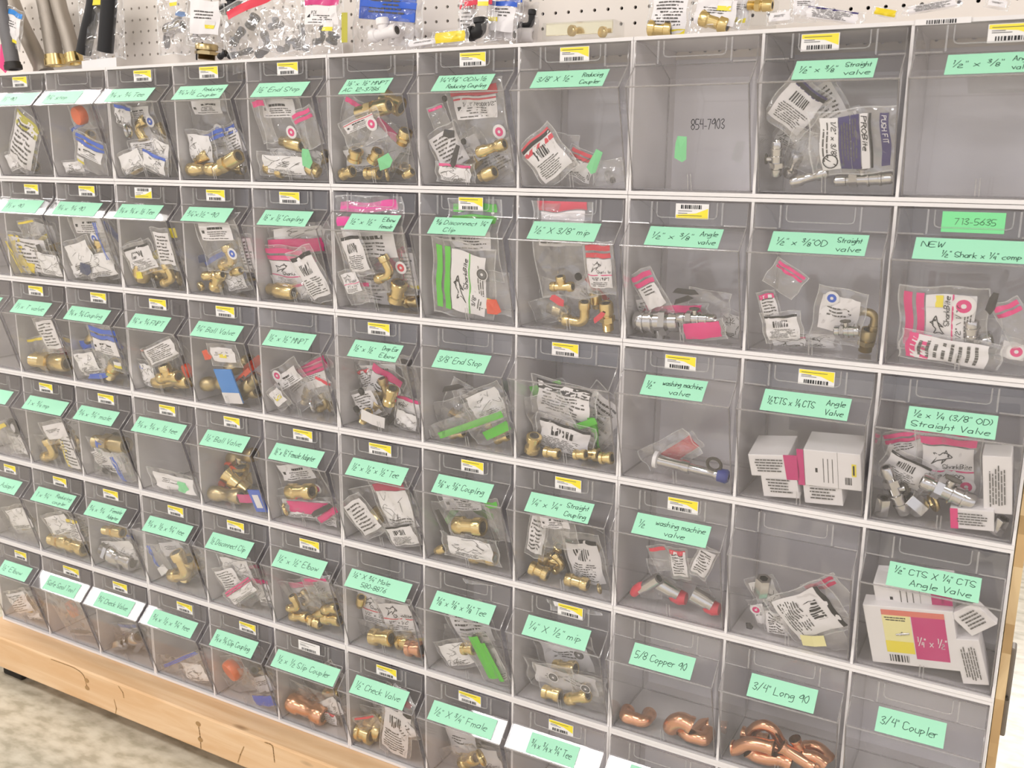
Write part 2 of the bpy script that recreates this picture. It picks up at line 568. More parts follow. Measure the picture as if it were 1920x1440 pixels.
P0, P1, P2, P3 = (0.004, 0.0085), (-0.040, 0.161), (-0.007, 0.1935), (-0.0045, 0.2290)
XL, XRR = 0.0050, 0.1950
def bucket_meshes():
    b = MB()
    def q(a, c, x0=XL, x1=XRR):
        return [(x0, *a), (x1, *a), (x1, *c), (x0, *c)]
    t = 0.0021
    b.slab(q(P0, P1), (0, .961, .276), t, 'clear_bin', 'bin_edge')
    b.slab(q(P1, P2), (0, .70, -.71), t, 'clear_bin', 'bin_edge')
    b.slab(q(P2, P3), (0, 1, 0), t, 'clear_bin', 'bin_edge')
    back = 0.150
    for x0, n in ((XL, 1), (XRR, -1)):
        prof = [P0, P1, P2, P3, (0.035, 0.2285), (0.09, 0.214), (back, 0.186), (back, 0.0085)]
        b.slab([(x0, *p_) for p_ in prof], (n, 0, 0), 0.0018, 'clear_bin', 'bin_edge')
    b.slab([(XL, 0.006, 0.0085), (XL, back, 0.0085), (XRR, back, 0.0085), (XRR, 0.006, 0.0085)], (0, 0, 1), 0.0020, 'clear_bin', 'bin_edge')
    b.slab([(XL, back, 0.0085), (XL, back, 0.186), (XRR, back, 0.186), (XRR, back, 0.0085)], (0, -1, 0), 0.0020, 'clear_bin', 'bin_edge')
    # edge beads: dark tint paints refraction along slanted sides, whiter tint the lip's highlight
    for x in (XL + 0.0011, XRR - 0.0011):
        b.sweep([(x, P0[0], P0[1]), (x, P1[0], P1[1])], 0.0011, 'bin_edge', 6)
        b.sweep([(x, P1[0], P1[1]), (x, P2[0], P2[1])], 0.0012, 'bin_rib', 6)
    b.sweep([(XL, P1[0] - 0.0004, P1[1]), (XRR, P1[0] - 0.0004, P1[1])], 0.0014, 'bin_rib', 8)
    for x0, x1 in ((XL, 0.040), (0.160, XRR)):
        b.sweep([(x0, P2[0] - 0.0006, P2[1] + 0.0015), (x1, P2[0] - 0.0006, P2[1] + 0.0015)], 0.0013, 'bin_rib', 8)
    for x in (0.0975, 0.1025):
        b.sweep([(x, 0.0028, 0.0090), (x, -0.0042, 0.0330)], 0.0011, 'bin_rib', 6)
    g = MB()
    for x in (0.0435, 0.1565):
        g.box(x - 0.0012, x + 0.0012, -0.0085, -0.0055, 0.1955, 0.2285, 'bin_rib')
    arc = [(0.052, 0.2280), (0.052, 0.2105), (0.0535, 0.2065), (0.058, 0.2048), (0.142, 0.2048), (0.1465, 0.2065), (0.148, 0.2105), (0.148, 0.2280)]
    g.sweep([(x, -0.0068, z_) for x, z_ in arc], 0.0011, 'bin_rib', 6)
    return b, g
_b, _g = bucket_meshes()
_o = _b.build('tmp'); BUCKET = _o.data; bpy.data.objects.remove(_o)
_o = _g.build('tmp'); GRIP = _o.data; bpy.data.objects.remove(_o)
BUCKET.name, GRIP.name = 'tilt_bin', 'grip'

def bin_x(px, c, r, y, z):
    """the x inside bin (c, r) that shows at picture column px on its line (y, z)"""
    f = lambda x: proj(Vector((c * 0.2 + x, y, ZB + r * H + z)))[0] - px
    a, d = 0.0, 0.2
    for _ in range(8):
        fa, fd = f(a), f(d)
        n = d - fd * (d - a) / (fd - fa)
        a, d = d, n
        if abs(d - a) < 1e-6:
            break
    return d

BINS = {}
def paper_text(mb, spec, x0, x1, h, P, m, rng, wid):
    """spec: lines split by /n; 'left|right' puts a block of lines beside a big left part"""
    pad = (x1 - x0) * 0.06
    x0, x1 = x0 + pad, x1 - pad
    if '|' in spec:
        left, spec = spec.split('|')
        wl, wr = write(left)[1], max(write(t.lstrip('>'))[1] + (1 if t[0] == '>' else 0) for t in spec.split('/n')) * 0.78
        xm = x0 + (x1 - x0) * min(0.68, max(0.16, wl / (wl + wr)))
        text_fit(mb, left, x0, xm - pad * 0.4, h * 0.36, h * 0.29, wid, P, m, rng, 0.05)
        x0 = xm + pad * 1.3
    ls = spec.split('/n')
    if len(ls) == 1:
        text_fit(mb, ls[0], x0, x1 - (x1 - x0) * .06, h * 0.34, h * 0.32, wid, P, m, rng, 0.05)
    else:
        for k, t in enumerate(ls):
            ind = (x1 - x0) * 0.22 if t.startswith('>') else 0
            text_fit(mb, t.lstrip('>'), x0 + ind, x1, h * (0.58 - 0.42 * k), h * 0.24, wid, P, m, rng, 0.05)

def make_bin(c, r, ref, text, lab, stick, desc):
    o = link('tilt_bin', BUCKET, None, T(c * 0.2, 0, ZB + r * H))
    link('grip', GRIP, o)
    rng = random.Random(c * 17 + r * 101)
    if lab:
        y, z = (P1[0] + P2[0]) / 2, (P1[1] + P2[1]) / 2
        xa, xb = (max(0.008, min(0.192, bin_x(p, c, r, y, z))) for p in lab)
        d = Vector((0, P2[0] - P1[0], P2[1] - P1[1]))
        L = d.length
        d.normalize()
        nrm = Vector((0, -d.z, d.y)).normalized()
        lo, hi = 0.07, 0.90
        hgt = L * (hi - lo)
        P = lambda u, v, k=0.0: Vector((u, P1[0], P1[1])) + d * (L * lo + v) + nrm * (0.0006 + k)
        skew = rng.uniform(-0.0008, 0.0008)
        b = MB()
        b.slab([P(xa, 0), P(xb, skew), P(xb, hgt + skew), P(xa, hgt)], -nrm, 0.00025, 'green_label')
        q = b.build('label', o)
        if text:
            b = MB()
            paper_text(b, text, xa, xb, hgt, lambda u, v: P(u, v, 0.0003), 'green_ink', rng, 0.00085)
            b.build('lettering', q)
    if stick:
        px0, px1, kind = stick
        y = P3[0] - 0.0018
        xa, xb = (max(0.008, min(0.193, bin_x(p, c, r, y, 0.214))) for p in (px0, px1))
        w = xb - xa
        z0, z1 = 0.2035, 0.2265
        if kind == 'n':
            z0, z1 = 0.199, 0.2265
        hh = z1 - z0
        b = MB()
        q4 = lambda u0, u1, v0, v1, k: [(xa + u0 * w, y - k, z0 + v0 * hh), (xa + u1 * w, y - k, z0 + v0 * hh), (xa + u1 * w, y - k, z0 + v1 * hh), (xa + u0 * w, y - k, z0 + v1 * hh)]
        if kind == 'n':
            b.slab(q4(0, 1, 0, 1, 0.0005), (0, 1, 0), 0.0003, 'green_scrap')
            s_ = b.build('note', o)
            b = MB()
            text_fit(b, '713-5635', xa + w * .2, xa + w * .85, z0 + hh * .38, hh * .3, 0.0006, lambda u, v: Vector((u, y - 0.0008, v)), 'grey_ink', rng, .05)
            b.build('lettering', s_)
        else:
            b.slab(q4(0, 1, 0, 1, 0.0005), (0, 1, 0), 0.0003, 'white')
            if kind in 'yf':
                f = (lambda v: v) if kind == 'y' else (lambda v: 1 - v)
                pts = [(0.02, f(.97)), (.98, f(.97)), (.98, f(.30)), (.62, f(.62)), (0.02, f(.74))]
                b.add([(xa + u_ * w, y - 0.0007, z0 + v_ * hh) for u_, v_ in pts], [(0, 1, 2, 3, 4)], 'sticker_yellow')
            s_ = b.build('price_sticker', o)
            b = MB()
            u_ = 0.16
            v0, v1 = (.10, .34) if kind != 'f' else (.66, .92)
            while u_ < 0.80:
                d_ = rng.choice((.02, .03, .05))
                b.add(q4(u_, u_ + d_, v0, v1, 0.0009), [(0, 1, 2, 3)], 'black_ink')
                u_ += d_ + rng.choice((.02, .03))
            for k in range(3):
                v_ = (.52, .62, .80)[k] if kind != 'f' else (.5, .35, .2)[k]
                b.add(q4(.08, (.5, .36, .8)[k], v_, v_ + .035, 0.0009), [(0, 1, 2, 3)], 'grey_ink')
            b.build('barcode', s_)
    tag(o, desc, 'bin', 'clear tilt-out bins')
    BINS[(c, r)] = dict(o=o, ref=ref, n=0, placed=[])
    return o

# row (0 = top) | col | short reference | label text | label columns in the picture | sticker columns
BT = '''0|0|outermost top-row bin|{3/4} x {3/4}|-70,-8|
0|1|olive-striped bag's bin|{1/1}" 90|2,70|24,51,y
0|2|top-row orange-cap bin|{3/4}" stop|85,150|
0|3|top-row three-quarter tee bin|{3/4} x {3/4} Tee|203,283|251,284,y
0|4|top-row reducing coupler bin|{3/4}"x{1/2}| Reducing/nCoupler|330,420|374,409,y
0|5|half-inch End Stop bin|{1/2}" End Stop|478,574|520,559,y
0|6|top-row half-inch MNPT bin|{1/2}" x {1/2}" MNPT/nAC 12-3786|643,730|
0|7|quarter-OD Reducing Coupling bin|{1/4}"({3/8}" OD)x{1/2}/n>Reducing Coupling|816,922|862,911,y
0|8|three-eighths Reducing Coupler bin|3/8" X {1/2}" |Reducing/nCoupler|1001,1137|1050,1105,y
0|9|empty number-marked bin|||
0|10|top-row Straight Valve bin|{1/2}" x {3/8}"|Straight/nvalve|1489,1642|1502,1574,y
0|11|empty top-row Angle Valve bin|{1/2}" x {3/8}"|Angle/nvalve|1774,1950|1852,1945,y
1|0|outermost second-row bin|{1/1} x {3/4}|-50,-3|
1|1|yellow-trimmed second-row bin|{1/1} x 90|10,75|46,72,y
1|2|second-row blue-strip bin|{3/4} x {3/4} 90|105,185|148,178,y
1|3|second-row three-quarter Tee bin|{3/4} x {3/4} x {1/2} Tee|221,299|253,285,f
1|4|three-quarter-by-half ninety bin|{3/4}"x{1/2}" 90|347,430|387,422,y
1|5|half-inch Coupling bin|{1/2}" x {1/2}" Coupling|490,580|524,562,y
1|6|half-inch Elbow female bin|{1/2}" x {1/2}" |Elbow/nfemale|652,745|
1|7|three-eighths Disconnect Clip bin|{3/8} Disconnect {1/4}"/n>Clip|809,917|860,906,y
1|8|half-by-three-eighths mip bin|{1/2}" X 3/8" mip|995,1121|
1|9|second-row Angle valve bin|{1/2}" x {3/8}"|Angle/nvalve|1214,1352|1267,1329,f
1|10|OD Straight valve bin|{1/2}" x {3/8}"OD|Straight/nvalve|1445,1626|
1|11|bin labelled NEW|NEW/n>{1/2}" Shark x {1/4}" comp|1714,1930|1766,1885,n
2|0|outermost third-row bin|{1/1} x {1/1}|-40,-2|
2|1|one-inch valve bin|{1/1} x 1" valve|27,90|54,81,y
2|2|three-quarter Coupling bin|{3/4} x {3/4} Coupling|127,201|170,199,y
2|3|three-quarter FNPT bin|{3/4}" x {3/4} FNPT|246,314|280,312,y
2|4|three-quarter Ball Valve bin|{3/4}" Ball Valve|365,450|405,440,y
2|5|third-row half-inch MNPT bin|{1/2}" x {1/2}" MNPT|500,586|
2|6|Drop Ear Elbow bin|{1/2}" x {1/2}" |Drop Ear/nElbow|659,750|690,731,y
2|7|three-eighths End Stop bin|3/8" End Stop|817,915|
2|8|unlabelled third-row bin|||1035,1085,y
2|9|upper washing machine valve bin|{1/2}" |washing machine/n>valve|1206,1322|1247,1305,y
2|10|carton-filled Angle Valve bin|{1/2}"CTS x {1/4} CTS |Angle/nValve|1430,1593|1497,1565,y
2|11|three-eighths-OD Straight Valve bin|{1/2} x {1/4} (3/8" OD)/nStraight Valve|1701,1869|
3|0|outermost fourth-row bin|90|-30,18|
3|1|one-by-three-quarter mip bin|1 x {3/4} mp|49,122|74,99,y
3|2|three-quarter male bin|{3/4} x {3/4}" male|145,217|184,214,y
3|3|three-quarter-by-half tee bin|{3/4} x {3/4} x {1/2} tee|254,343|299,329,y
3|4|half-inch Ball Valve bin|{1/2}" Ball Valve|382,462|420,450,y
3|5|half-inch Female Adapter bin|{1/2}" x {1/2}" Female Adapter|511,602|550,586,y
3|6|half-inch Tee bin|{1/2}" x {1/2}" x {1/2}" Tee|655,760|692,734,y
3|7|three-eighths Coupling bin|{3/8}" x {3/8}" Coupling|816,920|865,907,y
3|8|quarter-inch Straight Coupling bin|{1/4}" x {1/4}"|Straight/nCoupling|990,1109|1041,1090,y
3|9|lower washing machine valve bin|{1/2} |washing machine/n>valve|1190,1329|1252,1309,y
3|10|unlabelled fourth-row bin|||
3|11|blister-pack Angle Valve bin|{1/2}" CTS X {1/4}" CTS/n>Angle Valve|1665,1838|
4|0|Cross Adapt bin|Cross Adapt|-28,35|8,30,y
4|1|one-inch Reducing coupler bin|1 x {3/4}"|Reducing/ncoupler|65,136|100,125,y
4|2|three-quarter Female Adapter bin|{3/4} x {3/4} |Female/nAdapter|165,230|194,222,y
4|3|fifth-row three-quarter tee bin|{3/4} x {1/2} x {3/4}" tee|274,355|315,344,y
4|4|half-inch Disconnect Clip bin|{1/2} Disconnect Clip|392,470|426,458,y
4|5|fifth-row half-inch Elbow bin|{1/2}" x {1/2}" Elbow|517,608|562,599,y
4|6|half-by-three-quarter Male bin|{1/2}" X {3/4}" Male/n>580-8876|653,767|
4|7|three-eighths Tee bin|{3/8}" x {3/8}" x {3/8}" Tee|813,924|
4|8|quarter-by-half mip bin|{1/4}" X {1/2}" mip|985,1103|1046,1093,y
4|9|five-eighths Copper bin|5/8 Copper 90|1185,1300|
4|10|Long-ninety copper bin|3/4" Long 90|1405,1530|
4|11|three-quarter Coupler bin|3/4" Coupler|1644,1772|
5|0|bottom-row half-inch Elbow bin|{1/2}" Elbow|2,54|28,50,y
5|1|Safe Seal Tool bin|Safe Seal Tool|87,146|119,149,y
5|2|three-quarter Check Valve bin|{3/4}" Check Valve|182,247|212,239,y
5|3|bottom-row blue-striped tee bin|{3/4} x {1/2} x {3/4}" tee|283,365|332,361,y
5|4|three-quarter Slip Coupling bin|{3/4} x {3/4} Slip Coupling|400,478|449,480,y
5|5|half-inch Slip Coupler bin|{1/2} x {1/2} Slip Coupler|515,635|560,600,b
5|6|half-inch Check Valve bin|{1/2}" Check Valve|662,762|706,744,y
5|7|half-by-three-quarter Female bin|{1/2}" X {3/4}" Fmale|808,927|860,902,y
5|8|bottom-row three-quarter Tee bin|{3/4} x {3/4} x {3/4}" Tee|992,1082|1029,1075,y
5|9|bin below five-eighths Copper|{3/4}" 45|1178,1290|
5|10|bin below Long-ninety copper|{1/2}" 45|1390,1510|
5|11|bin below three-quarter Coupler|{1/2}" Coupler|1630,1750|'''
BINTAB = []
for ln in BT.split('\n'):
    f = ln.split('|')
    row, c, ref = int(f[0]), int(f[1]), f[2]
    st, lb = f[-1], f[-2]
    text = '|'.join(f[3:-2])
    lab = tuple(float(q) for q in lb.split(',')) if lb else None
    stick = None
    if st:
        q = st.split(',')
        stick = (float(q[0]), float(q[1]), q[2])
    desc = 'clear tilt-out bin, the ' + ref + (', green label on its lip' if lab else ', with no green label')
    BINTAB.append((row, c, ref))
    make_bin(c, 5 - row, ref, text, lab, stick, desc)
# marker number written on the empty bin
_o = BINS[(9, 5)]['o']
_b = MB()
_n = Vector((0, -.961, -.276))
def _front(u, v, k=0.0006):
    t = (v - P0[1]) / (P1[1] - P0[1])
    return Vector((u, P0[0] + t * (P1[0] - P0[0]), v)) + _n * k
xa, xb = bin_x(1294, 9, 5, -0.03, 0.115), bin_x(1356, 9, 5, -0.03, 0.115)
text_fit(_b, '854-7903', xa, xb, 0.0990, 0.0140, 0.0009, _front, 'black_ink', random.Random(3), 0.05, 2)
_b.build('lettering', _o)

# ------------------------------------------------------------------ fittings
def arc_pts(cx, cz, R, a0, a1, n):
    return [(cx + R * cos(a0 + (a1 - a0) * k / n), 0, cz + R * sin(a0 + (a1 - a0) * k / n)) for k in range(n + 1)]

def collar(mb, x, D, side, m='collar_grey'):
    """the dark push ring in an open end at x, facing side (+1 or -1)"""
    s = side
    mb.lathe([(0, 0), (0, .34), (s * .0015, .40), (s * .0015, .60), (-s * .002, .66)], 1, D, m, 14)
    
def add_fitting(mb, kind, L, D, body, ring='collar_grey', rings=None, body2='vermilion'):
    """axis along x, centred; open ends get a dark push ring (into the mesh `rings` if given)"""
    R = rings if rings is not None else mb
    M0 = mb.M.copy()
    def at(M, fn):
        for q in {id(mb): mb, id(R): R}.values():
            q.M = M0 @ M
        fn()
        for q in {id(mb): mb, id(R): R}.values():
            q.M = M0.copy()
    full = [(-.44, .45), (-.5, .62), (-.5, .88), (-.46, 1), (-.22, 1), (-.17, .80), (.17, .80), (.22, 1), (.46, 1), (.5, .88), (.5, .62), (.44, .45)]
    endp = [(-.5, .80), (-.2, .80), (-.12, 1), (.40, 1), (.5, .9), (.5, .62), (.4, .45)]
    if kind in ('coupling', 'slip'):
        mb.lathe(full, L, D, body)
        for s in (-1, 1):
            at(T(s * L * .47, 0, 0), lambda: collar(R, 0, D, s, ring))
    elif kind == 'stop':
        mb.lathe([(-.5, 0), (-.5, .5), (-.44, .74), (-.2, .82), (-.14, 1), (.42, 1), (.5, .9), (.5, .62), (.42, .45)], L, D, body)
        at(T(L * .46, 0, 0), lambda: collar(R, 0, D, 1, ring))
    elif kind == 'adapter':
        th = [(-.5, .3), (-.5, .66)]
        for k in range(7):
            th += [(-.5 + .045 * k + .01, .70), (-.5 + .045 * k + .03, .80)]
        mb.lathe(th + [(-.16, .74)], L, D, body)
        mb.lathe([(-.17, .5), (-.17, 1.08), (.02, 1.08), (.02, .6)], L, D, body, 6, False)
        mb.lathe([(.02, .78), (.08, .78), (.12, 1), (.42, 1), (.5, .9), (.5, .62), (.42, .45)], L, D, body)
        at(T(L * .46, 0, 0), lambda: collar(R, 0, D, 1, ring))
    elif kind in ('elbow', 'tee'):
        a = L / 2
        q = D * .40
        if kind == 'elbow':
            c = a * .55
            pts = [(-a * .35, 0, -a + D / 2)] + arc_pts(a - D / 2 - c, -a + D / 2 + c, c, -pi / 2, 0, 6) + [(a - D / 2, 0, a * .35)]
            mb.sweep(pts, q, body, 12)
            ends = [(T(-a * .62, 0, -a + D / 2) @ Matrix.Rotation(pi, 4, 'Y'), a * .75), (T(a - D / 2, 0, a * .62) @ Matrix.Rotation(-pi / 2, 4, 'Y'), a * .75)]
        else:
            mb.sweep([(-a * .6, 0, 0), (a * .6, 0, 0)], q, body, 12)
            mb.sweep([(0, 0, 0), (0, 0, a * .5)], q, body, 12)
            ends = [(T(-a * .66, 0, 0) @ Matrix.Rotation(pi, 4, 'Y'), a * .68), (T(a * .66, 0, 0), a * .68), (T(0, 0, a * .60) @ Matrix.Rotation(-pi / 2, 4, 'Y'), a * .62)]
        for M, l in ends:
            at(M, lambda: mb.lathe(endp, l, D, body, 14))
            at(M @ T(l * .46, 0, 0), lambda: collar(R, 0, D, 1, ring))
    elif kind == 'valve':
        mb.lathe([(-.5, .4), (-.5, .62), (-.47, .72), (-.30, .72), (-.29, .60), (-.24, .60), (-.235, .5)], L, D, body)
        mb.lathe([(-.24, .4), (-.24, 1.0), (-.10, 1.0), (-.10, .4)], L, D, body, 6, False)
        mb.lathe([(-.10, .72), (.06, .72), (.07, .95), (.10, .95), (.11, .78), (.26, .78), (.27, .9), (.31, .9), (.32, .76), (.46, .76), (.5, .66), (.5, .45), (.44, .3)], L, D, body)
        mb.sweep([(-.02 * L, 0, D * .3), (-.02 * L, 0, D * .62)], D * .18, body, 10)
        at(T(-.02 * L, 0, D * .68) @ Matrix.Diagonal((1.5, .6, .5, 1)), lambda: R.lathe([(-.5, 0), (-.4, .7), (0, 1), (.4, .7), (.5, 0)], D * .5, D * .5, ring, 10))
    elif kind == 'washer_valve':
        mb.lathe([(-.5, .3), (-.5, 1.0), (-.45, 1.02), (-.44, .55)], L, D, 'paper')
        mb.lathe([(-.45, .66), (-.12, .66), (-.12, .8), (-.02, .8), (-.02, .58), (.30, .55), (.31, .62), (.36, .62)], L, D, body)
        mb.lathe([(.36, .3), (.36, .78), (.47, .82), (.5, .6), (.5, .3)], L, D, 'navy')
        mb.sweep(arc_pts(.30 * L, D * .62, D * .40, 0, 2 * pi, 14), D * .10, 'collar_grey', 6, caps=False)
    elif kind == 'lever_valve':
        mb.lathe([(-.5, .4), (-.5, .75), (-.2, .8), (-.16, 1), (.16, 1), (.2, .8), (.46, .95), (.5, .62), (.44, .4)], L, D, body)
        mb.sweep([(0, 0, D * .2), (0, 0, D * .8)], D * .2, 'chrome', 8)
        at(T(0, 0, 0), lambda: R.box(-L * .12, L * .52, -D * .28, D * .28, D * .74, D * .92, body2))
        at(T(0, 0, 0), lambda: R.box(L * .26, L * .53, -D * .30, D * .30, D * .56, D * .75, body2))
        for s in (-1, 1):
            at(T(s * L * .47, 0, 0), lambda: collar(R, 0, D, s, ring))
    elif kind == 'hose_valve':
        mb.sweep([(-L * .2, 0, 0), (L * .2, 0, 0)], D * .36, body, 10)
        mb.lathe([(-.0, .3), (0, .8), (.5, .8), (.5, .5), (.4, .4)], L, D * 1.05, body, 12)
        R.sweep([(-L * .46, 0, D * .05), (-L * .30, 0, D * .16), (-L * .1, 0, D * .20), (L * .05, 0, D * .12)], [D * .28, D * .36, D * .34, D * .26], body2, 10)
    elif kind == 'nut':
        mb.lathe([(-.5, .55), (-.5, .95), (-.45, 1), (.45, 1), (.5, .95), (.5, .55), (-.5, .55)], L, D, body, 6, False)
        mb.lathe([(-.3, .55), (-.3, 0)], L, D, 'collar_dark', 12)
    elif kind == 'cap':
        mb.lathe([(-.5, 0), (-.5, .9), (-.3, 1), (.4, 1), (.5, .92), (.5, .55), (.1, .5), (.1, .25), (.4, .2), (.4, 0)], L, D, body)
    elif kind == 'ring':
        n = 18
        mb.sweep([(0, D * .38 * cos(2 * pi * k / n), D * .38 * sin(2 * pi * k / n)) for k in range(n + 1)], D * .12, body, 8, caps=False)
    elif kind == 'long_elbow':
        r0 = D / 2
        c = L - r0 * 2
        pts = [(-L / 2, 0, -L / 2 + r0), (-L / 2 + L * .15, 0, -L / 2 + r0)] + arc_pts(-L / 2 + L * .15, L / 2 - L * .15, L - L * .15 - r0, -pi / 2, 0, 9)[1:]
        e = pts[-1]
        pts += [(e[0], 0, e[2] + L * .15)]
        n = len(pts)
        rr = [r0 * 1.08, r0 * 1.08] + [r0 * .94] * (n - 4) + [r0 * 1.08, r0 * 1.08]
        mb.sweep(pts, rr, body, 14, caps=False)
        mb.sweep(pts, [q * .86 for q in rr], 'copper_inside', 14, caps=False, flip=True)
    elif kind == 'mech':
        mb.lathe([(-.5, .3), (-.5, .7), (-.2, .8), (-.2, 1), (.1, 1), (.1, .6), (.5, .5), (.5, 0)], L, D, body, 10)
        R.box(-L * .2, L * .2, -D * .6, -D * .4, -D * .5, D * .5, 'collar_grey')

FIT_NAME = {'coupling': 'coupling', 'slip': 'slip_coupling', 'stop': 'end_stop', 'adapter': 'threaded_adapter', 'elbow': 'elbow', 'tee': 'tee', 'valve': 'straight_valve', 'washer_valve': 'washing_machine_valve', 'lever_valve': 'ball_valve', 'hose_valve': 'hose_valve', 'nut': 'hex_nut', 'cap': 'plug', 'ring': 'ring', 'long_elbow': 'long_elbow', 'mech': 'valve_stem'}
ADJ = {'brass': 'brass', 'old_brass': 'dull brass', 'chrome': 'chrome', 'copper': 'copper', 'rubber_black': 'black', 'vermilion': 'orange', 'orange': 'orange', 'grey_plastic': 'grey plastic', 'white': 'white', 'collar_grey': 'dark grey', 'blue': 'blue', 'darkblue': 'dark blue', 'red': 'red', 'clear_shell': 'clear plastic'}

# ------------------------------------------------------------------ placing: picture columns and rows -> a point inside the bin
ZO = [0, 0, 4.0]
CTX = {}
UPV = Vector((0, -.2764, .9610))
NV = Vector((0, -.9610, -.2764))
def plane(depth):
    if CTX['k'] == 'bin':
        z0 = ZB + CTX['r'] * H
        return Vector((CTX['c'] * .2 + .1, P0[0] + 0.0050 + depth, z0 + P0[1])), NV
    return Vector((1, CTX['y'] + depth, 1.6)), Vector((0, -1, 0))

def frame_at(px, py, w, h, rot, depth):
    pt, n = plane(depth)
    c = hit(px, py, pt, n)
    a = radians(rot)
    wv = (cos(a) * w / 2, -sin(a) * w / 2)
    hv = (-sin(a) * h / 2, -cos(a) * h / 2)
    A = hit(px + wv[0], py + wv[1], pt, n) - hit(px - wv[0], py - wv[1], pt, n)
    B = hit(px + hv[0], py + hv[1], pt, n) - hit(px - hv[0], py - hv[1], pt, n)
    ex = A.normalized()
    up = n.cross(ex).normalized()
    Hh = abs(B.dot(up))
    return c, ex, n, up, A.length, Hh

def place(px, py, w, h, rot, thick, marg=.94, dmin=0.0, stiff=False):
    """choose a depth behind what is already there, keep inside the bin; returns matrix, width, height in metres"""
    a = radians(rot)
    bw = (abs(cos(a)) * w + abs(sin(a)) * h) / 2
    bh = (abs(sin(a)) * w + abs(cos(a)) * h) / 2
    d = thick / 2
    pl = CTX['placed']
    for (qx, qy, qw, qh, qd, qt) in pl:
        if abs(qx - px) < (bw + qw) * .82 and abs(qy - py) < (bh + qh) * .82:
            d = max(d, qd + (qt + thick) / 2 + .0005)
    d = max(d, dmin)
    dreq = d
    lim = 0.112 if CTX['k'] == 'bin' else 0.10
    d = min(d, lim)
    while True:
        c, ex, n, up, W, Hh = frame_at(px, py, w, h, rot, d)
        if CTX['k'] != 'bin':
            break
        hx = (abs(ex.x) * W + abs(up.x) * Hh) / 2 * marg
        hz = (abs(ex.z) * W + abs(up.z) * Hh) / 2 * marg
        x0, x1 = CTX['c'] * .2 + .0075 + hx, CTX['c'] * .2 + .1925 - hx
        z0 = ZB + CTX['r'] * H + .0115 + hz
        bad = max(x0 - c.x, c.x - x1, z0 - c.z, 0)
        if bad > .010 and d > max(thick / 2 + .004, dreq * .6) and not dmin:
            d -= .004
            continue
        if x0 <= x1:
            c.x = min(max(c.x, x0), x1)
        else:
            c.x = (x0 + x1) / 2
        if c.z < z0:
            dz = z0 - c.z
            c = c + Vector((0, -.2876 * dz, dz))
        zt = c.z + hz - ZB - CTX['r'] * H
        if stiff and zt > P1[1] - .006:
            need = front_y(min(zt, .228)) + .006 + thick / 2 - (c.y - .2876 * hz)
            if need > 0:
                c = c + Vector((0, need, 0))
        break
    pl.append((px, py, bw, bh, d, thick))
    M = Matrix(((ex.x, -n.x, up.x, c.x), (ex.y, -n.y, up.y, c.y), (ex.z, -n.z, up.z, c.z), (0, 0, 0, 1)))
    return M, W, Hh

LABELS = []
def note(o, desc, cat, px, py, grp=None):
    LABELS.append((o, desc, cat, CTX['where'], px, py, grp or CTX['grp']))

def S(v):
    return v / ZO[2]
def G(v):
    return v / ZO[2] * 1.10
def XY(x, y):
    return ZO[0] + x / ZO[2], ZO[1] + y / ZO[2]

SEED = [0]
def front_y(z):
    """inside of a bin's front at height z above the row"""
    for (ya, za), (yb, zb) in ((P0, P1), (P1, P2), (P2, P3)):
        if z <= zb:
            return ya + (yb - ya) * (z - za) / (zb - za)
    return P3[0]

def in_bin(g, M):
    """keep a film inside the walls of its bin"""
    if CTX['k'] != 'bin':
        return g
    I = M.inverted()
    x0, z0 = CTX['c'] * .2, ZB + CTX['r'] * H
    def f(u, v, side, off=0.0):
        p = M @ g(u, v, side, off)
        z = min(max(p.z - z0, .0115), .224)
        lo = front_y(z) + .0036 + (.0042 if .174 < z < .215 else 0) + (.0012 - off * .6 if side < 0 else .0018)
        return I @ Vector((min(max(p.x, x0 + .0076), x0 + .1924), min(max(p.y, lo), .146), z0 + z))
    return f

def film_fn(w, h, t, seed, flat=False):
    rg = random.Random(seed)
    ks = [(rg.uniform(2, 9) * rg.choice((-1, 1)), rg.uniform(2, 9), rg.uniform(0, 6.3), rg.uniform(.4, 1)) for _ in range(5)]
    am = 0.0 if flat else min(0.0040, 0.10 * min(w, h))
    ph = rg.uniform(0, 6.3)
    bend = rg.uniform(-.05, .05) * w
    def f(u, v, side, off=0.0):
        e = max(0, 1 - abs(2 * u) ** 4) * max(0, 1 - abs(2 * v) ** 4)
        bul = 0.35 + 0.65 / (1 + math.exp(14 * (v + .02)))
        wr = sum(q * (1 - 2 * abs(sin((a * u + b_ * v) + p_))) for a, b_, p_, q in ks) / 2.4 * am
        y = bend * (4 * u * u - .3) * .4 + wr * (0.25 + 0.75 * e)
        xx = u * (1 + .035 * sin(9 * v + ph)) * w
        zz = v * (1 + .03 * sin(8 * u + ph * 2)) * h
        return Vector((xx, y + side * (t / 2 * e * bul) + side * off, zz))
    return f

def patch(mb, f, u0, u1, v0, v1, m, nu=6, nv=4, off=0.0008, side=-1):
    vs = [f(u0 + (u1 - u0) * i / nu, v0 + (v1 - v0) * j / nv, side, off) for j in range(nv + 1) for i in range(nu + 1)]
    fs = [(j * (nu + 1) + i, j * (nu + 1) + i + 1, (j + 1) * (nu + 1) + i + 1, (j + 1) * (nu + 1) + i) for j in range(nv) for i in range(nu)]
    mb.add(vs, fs, m, True)

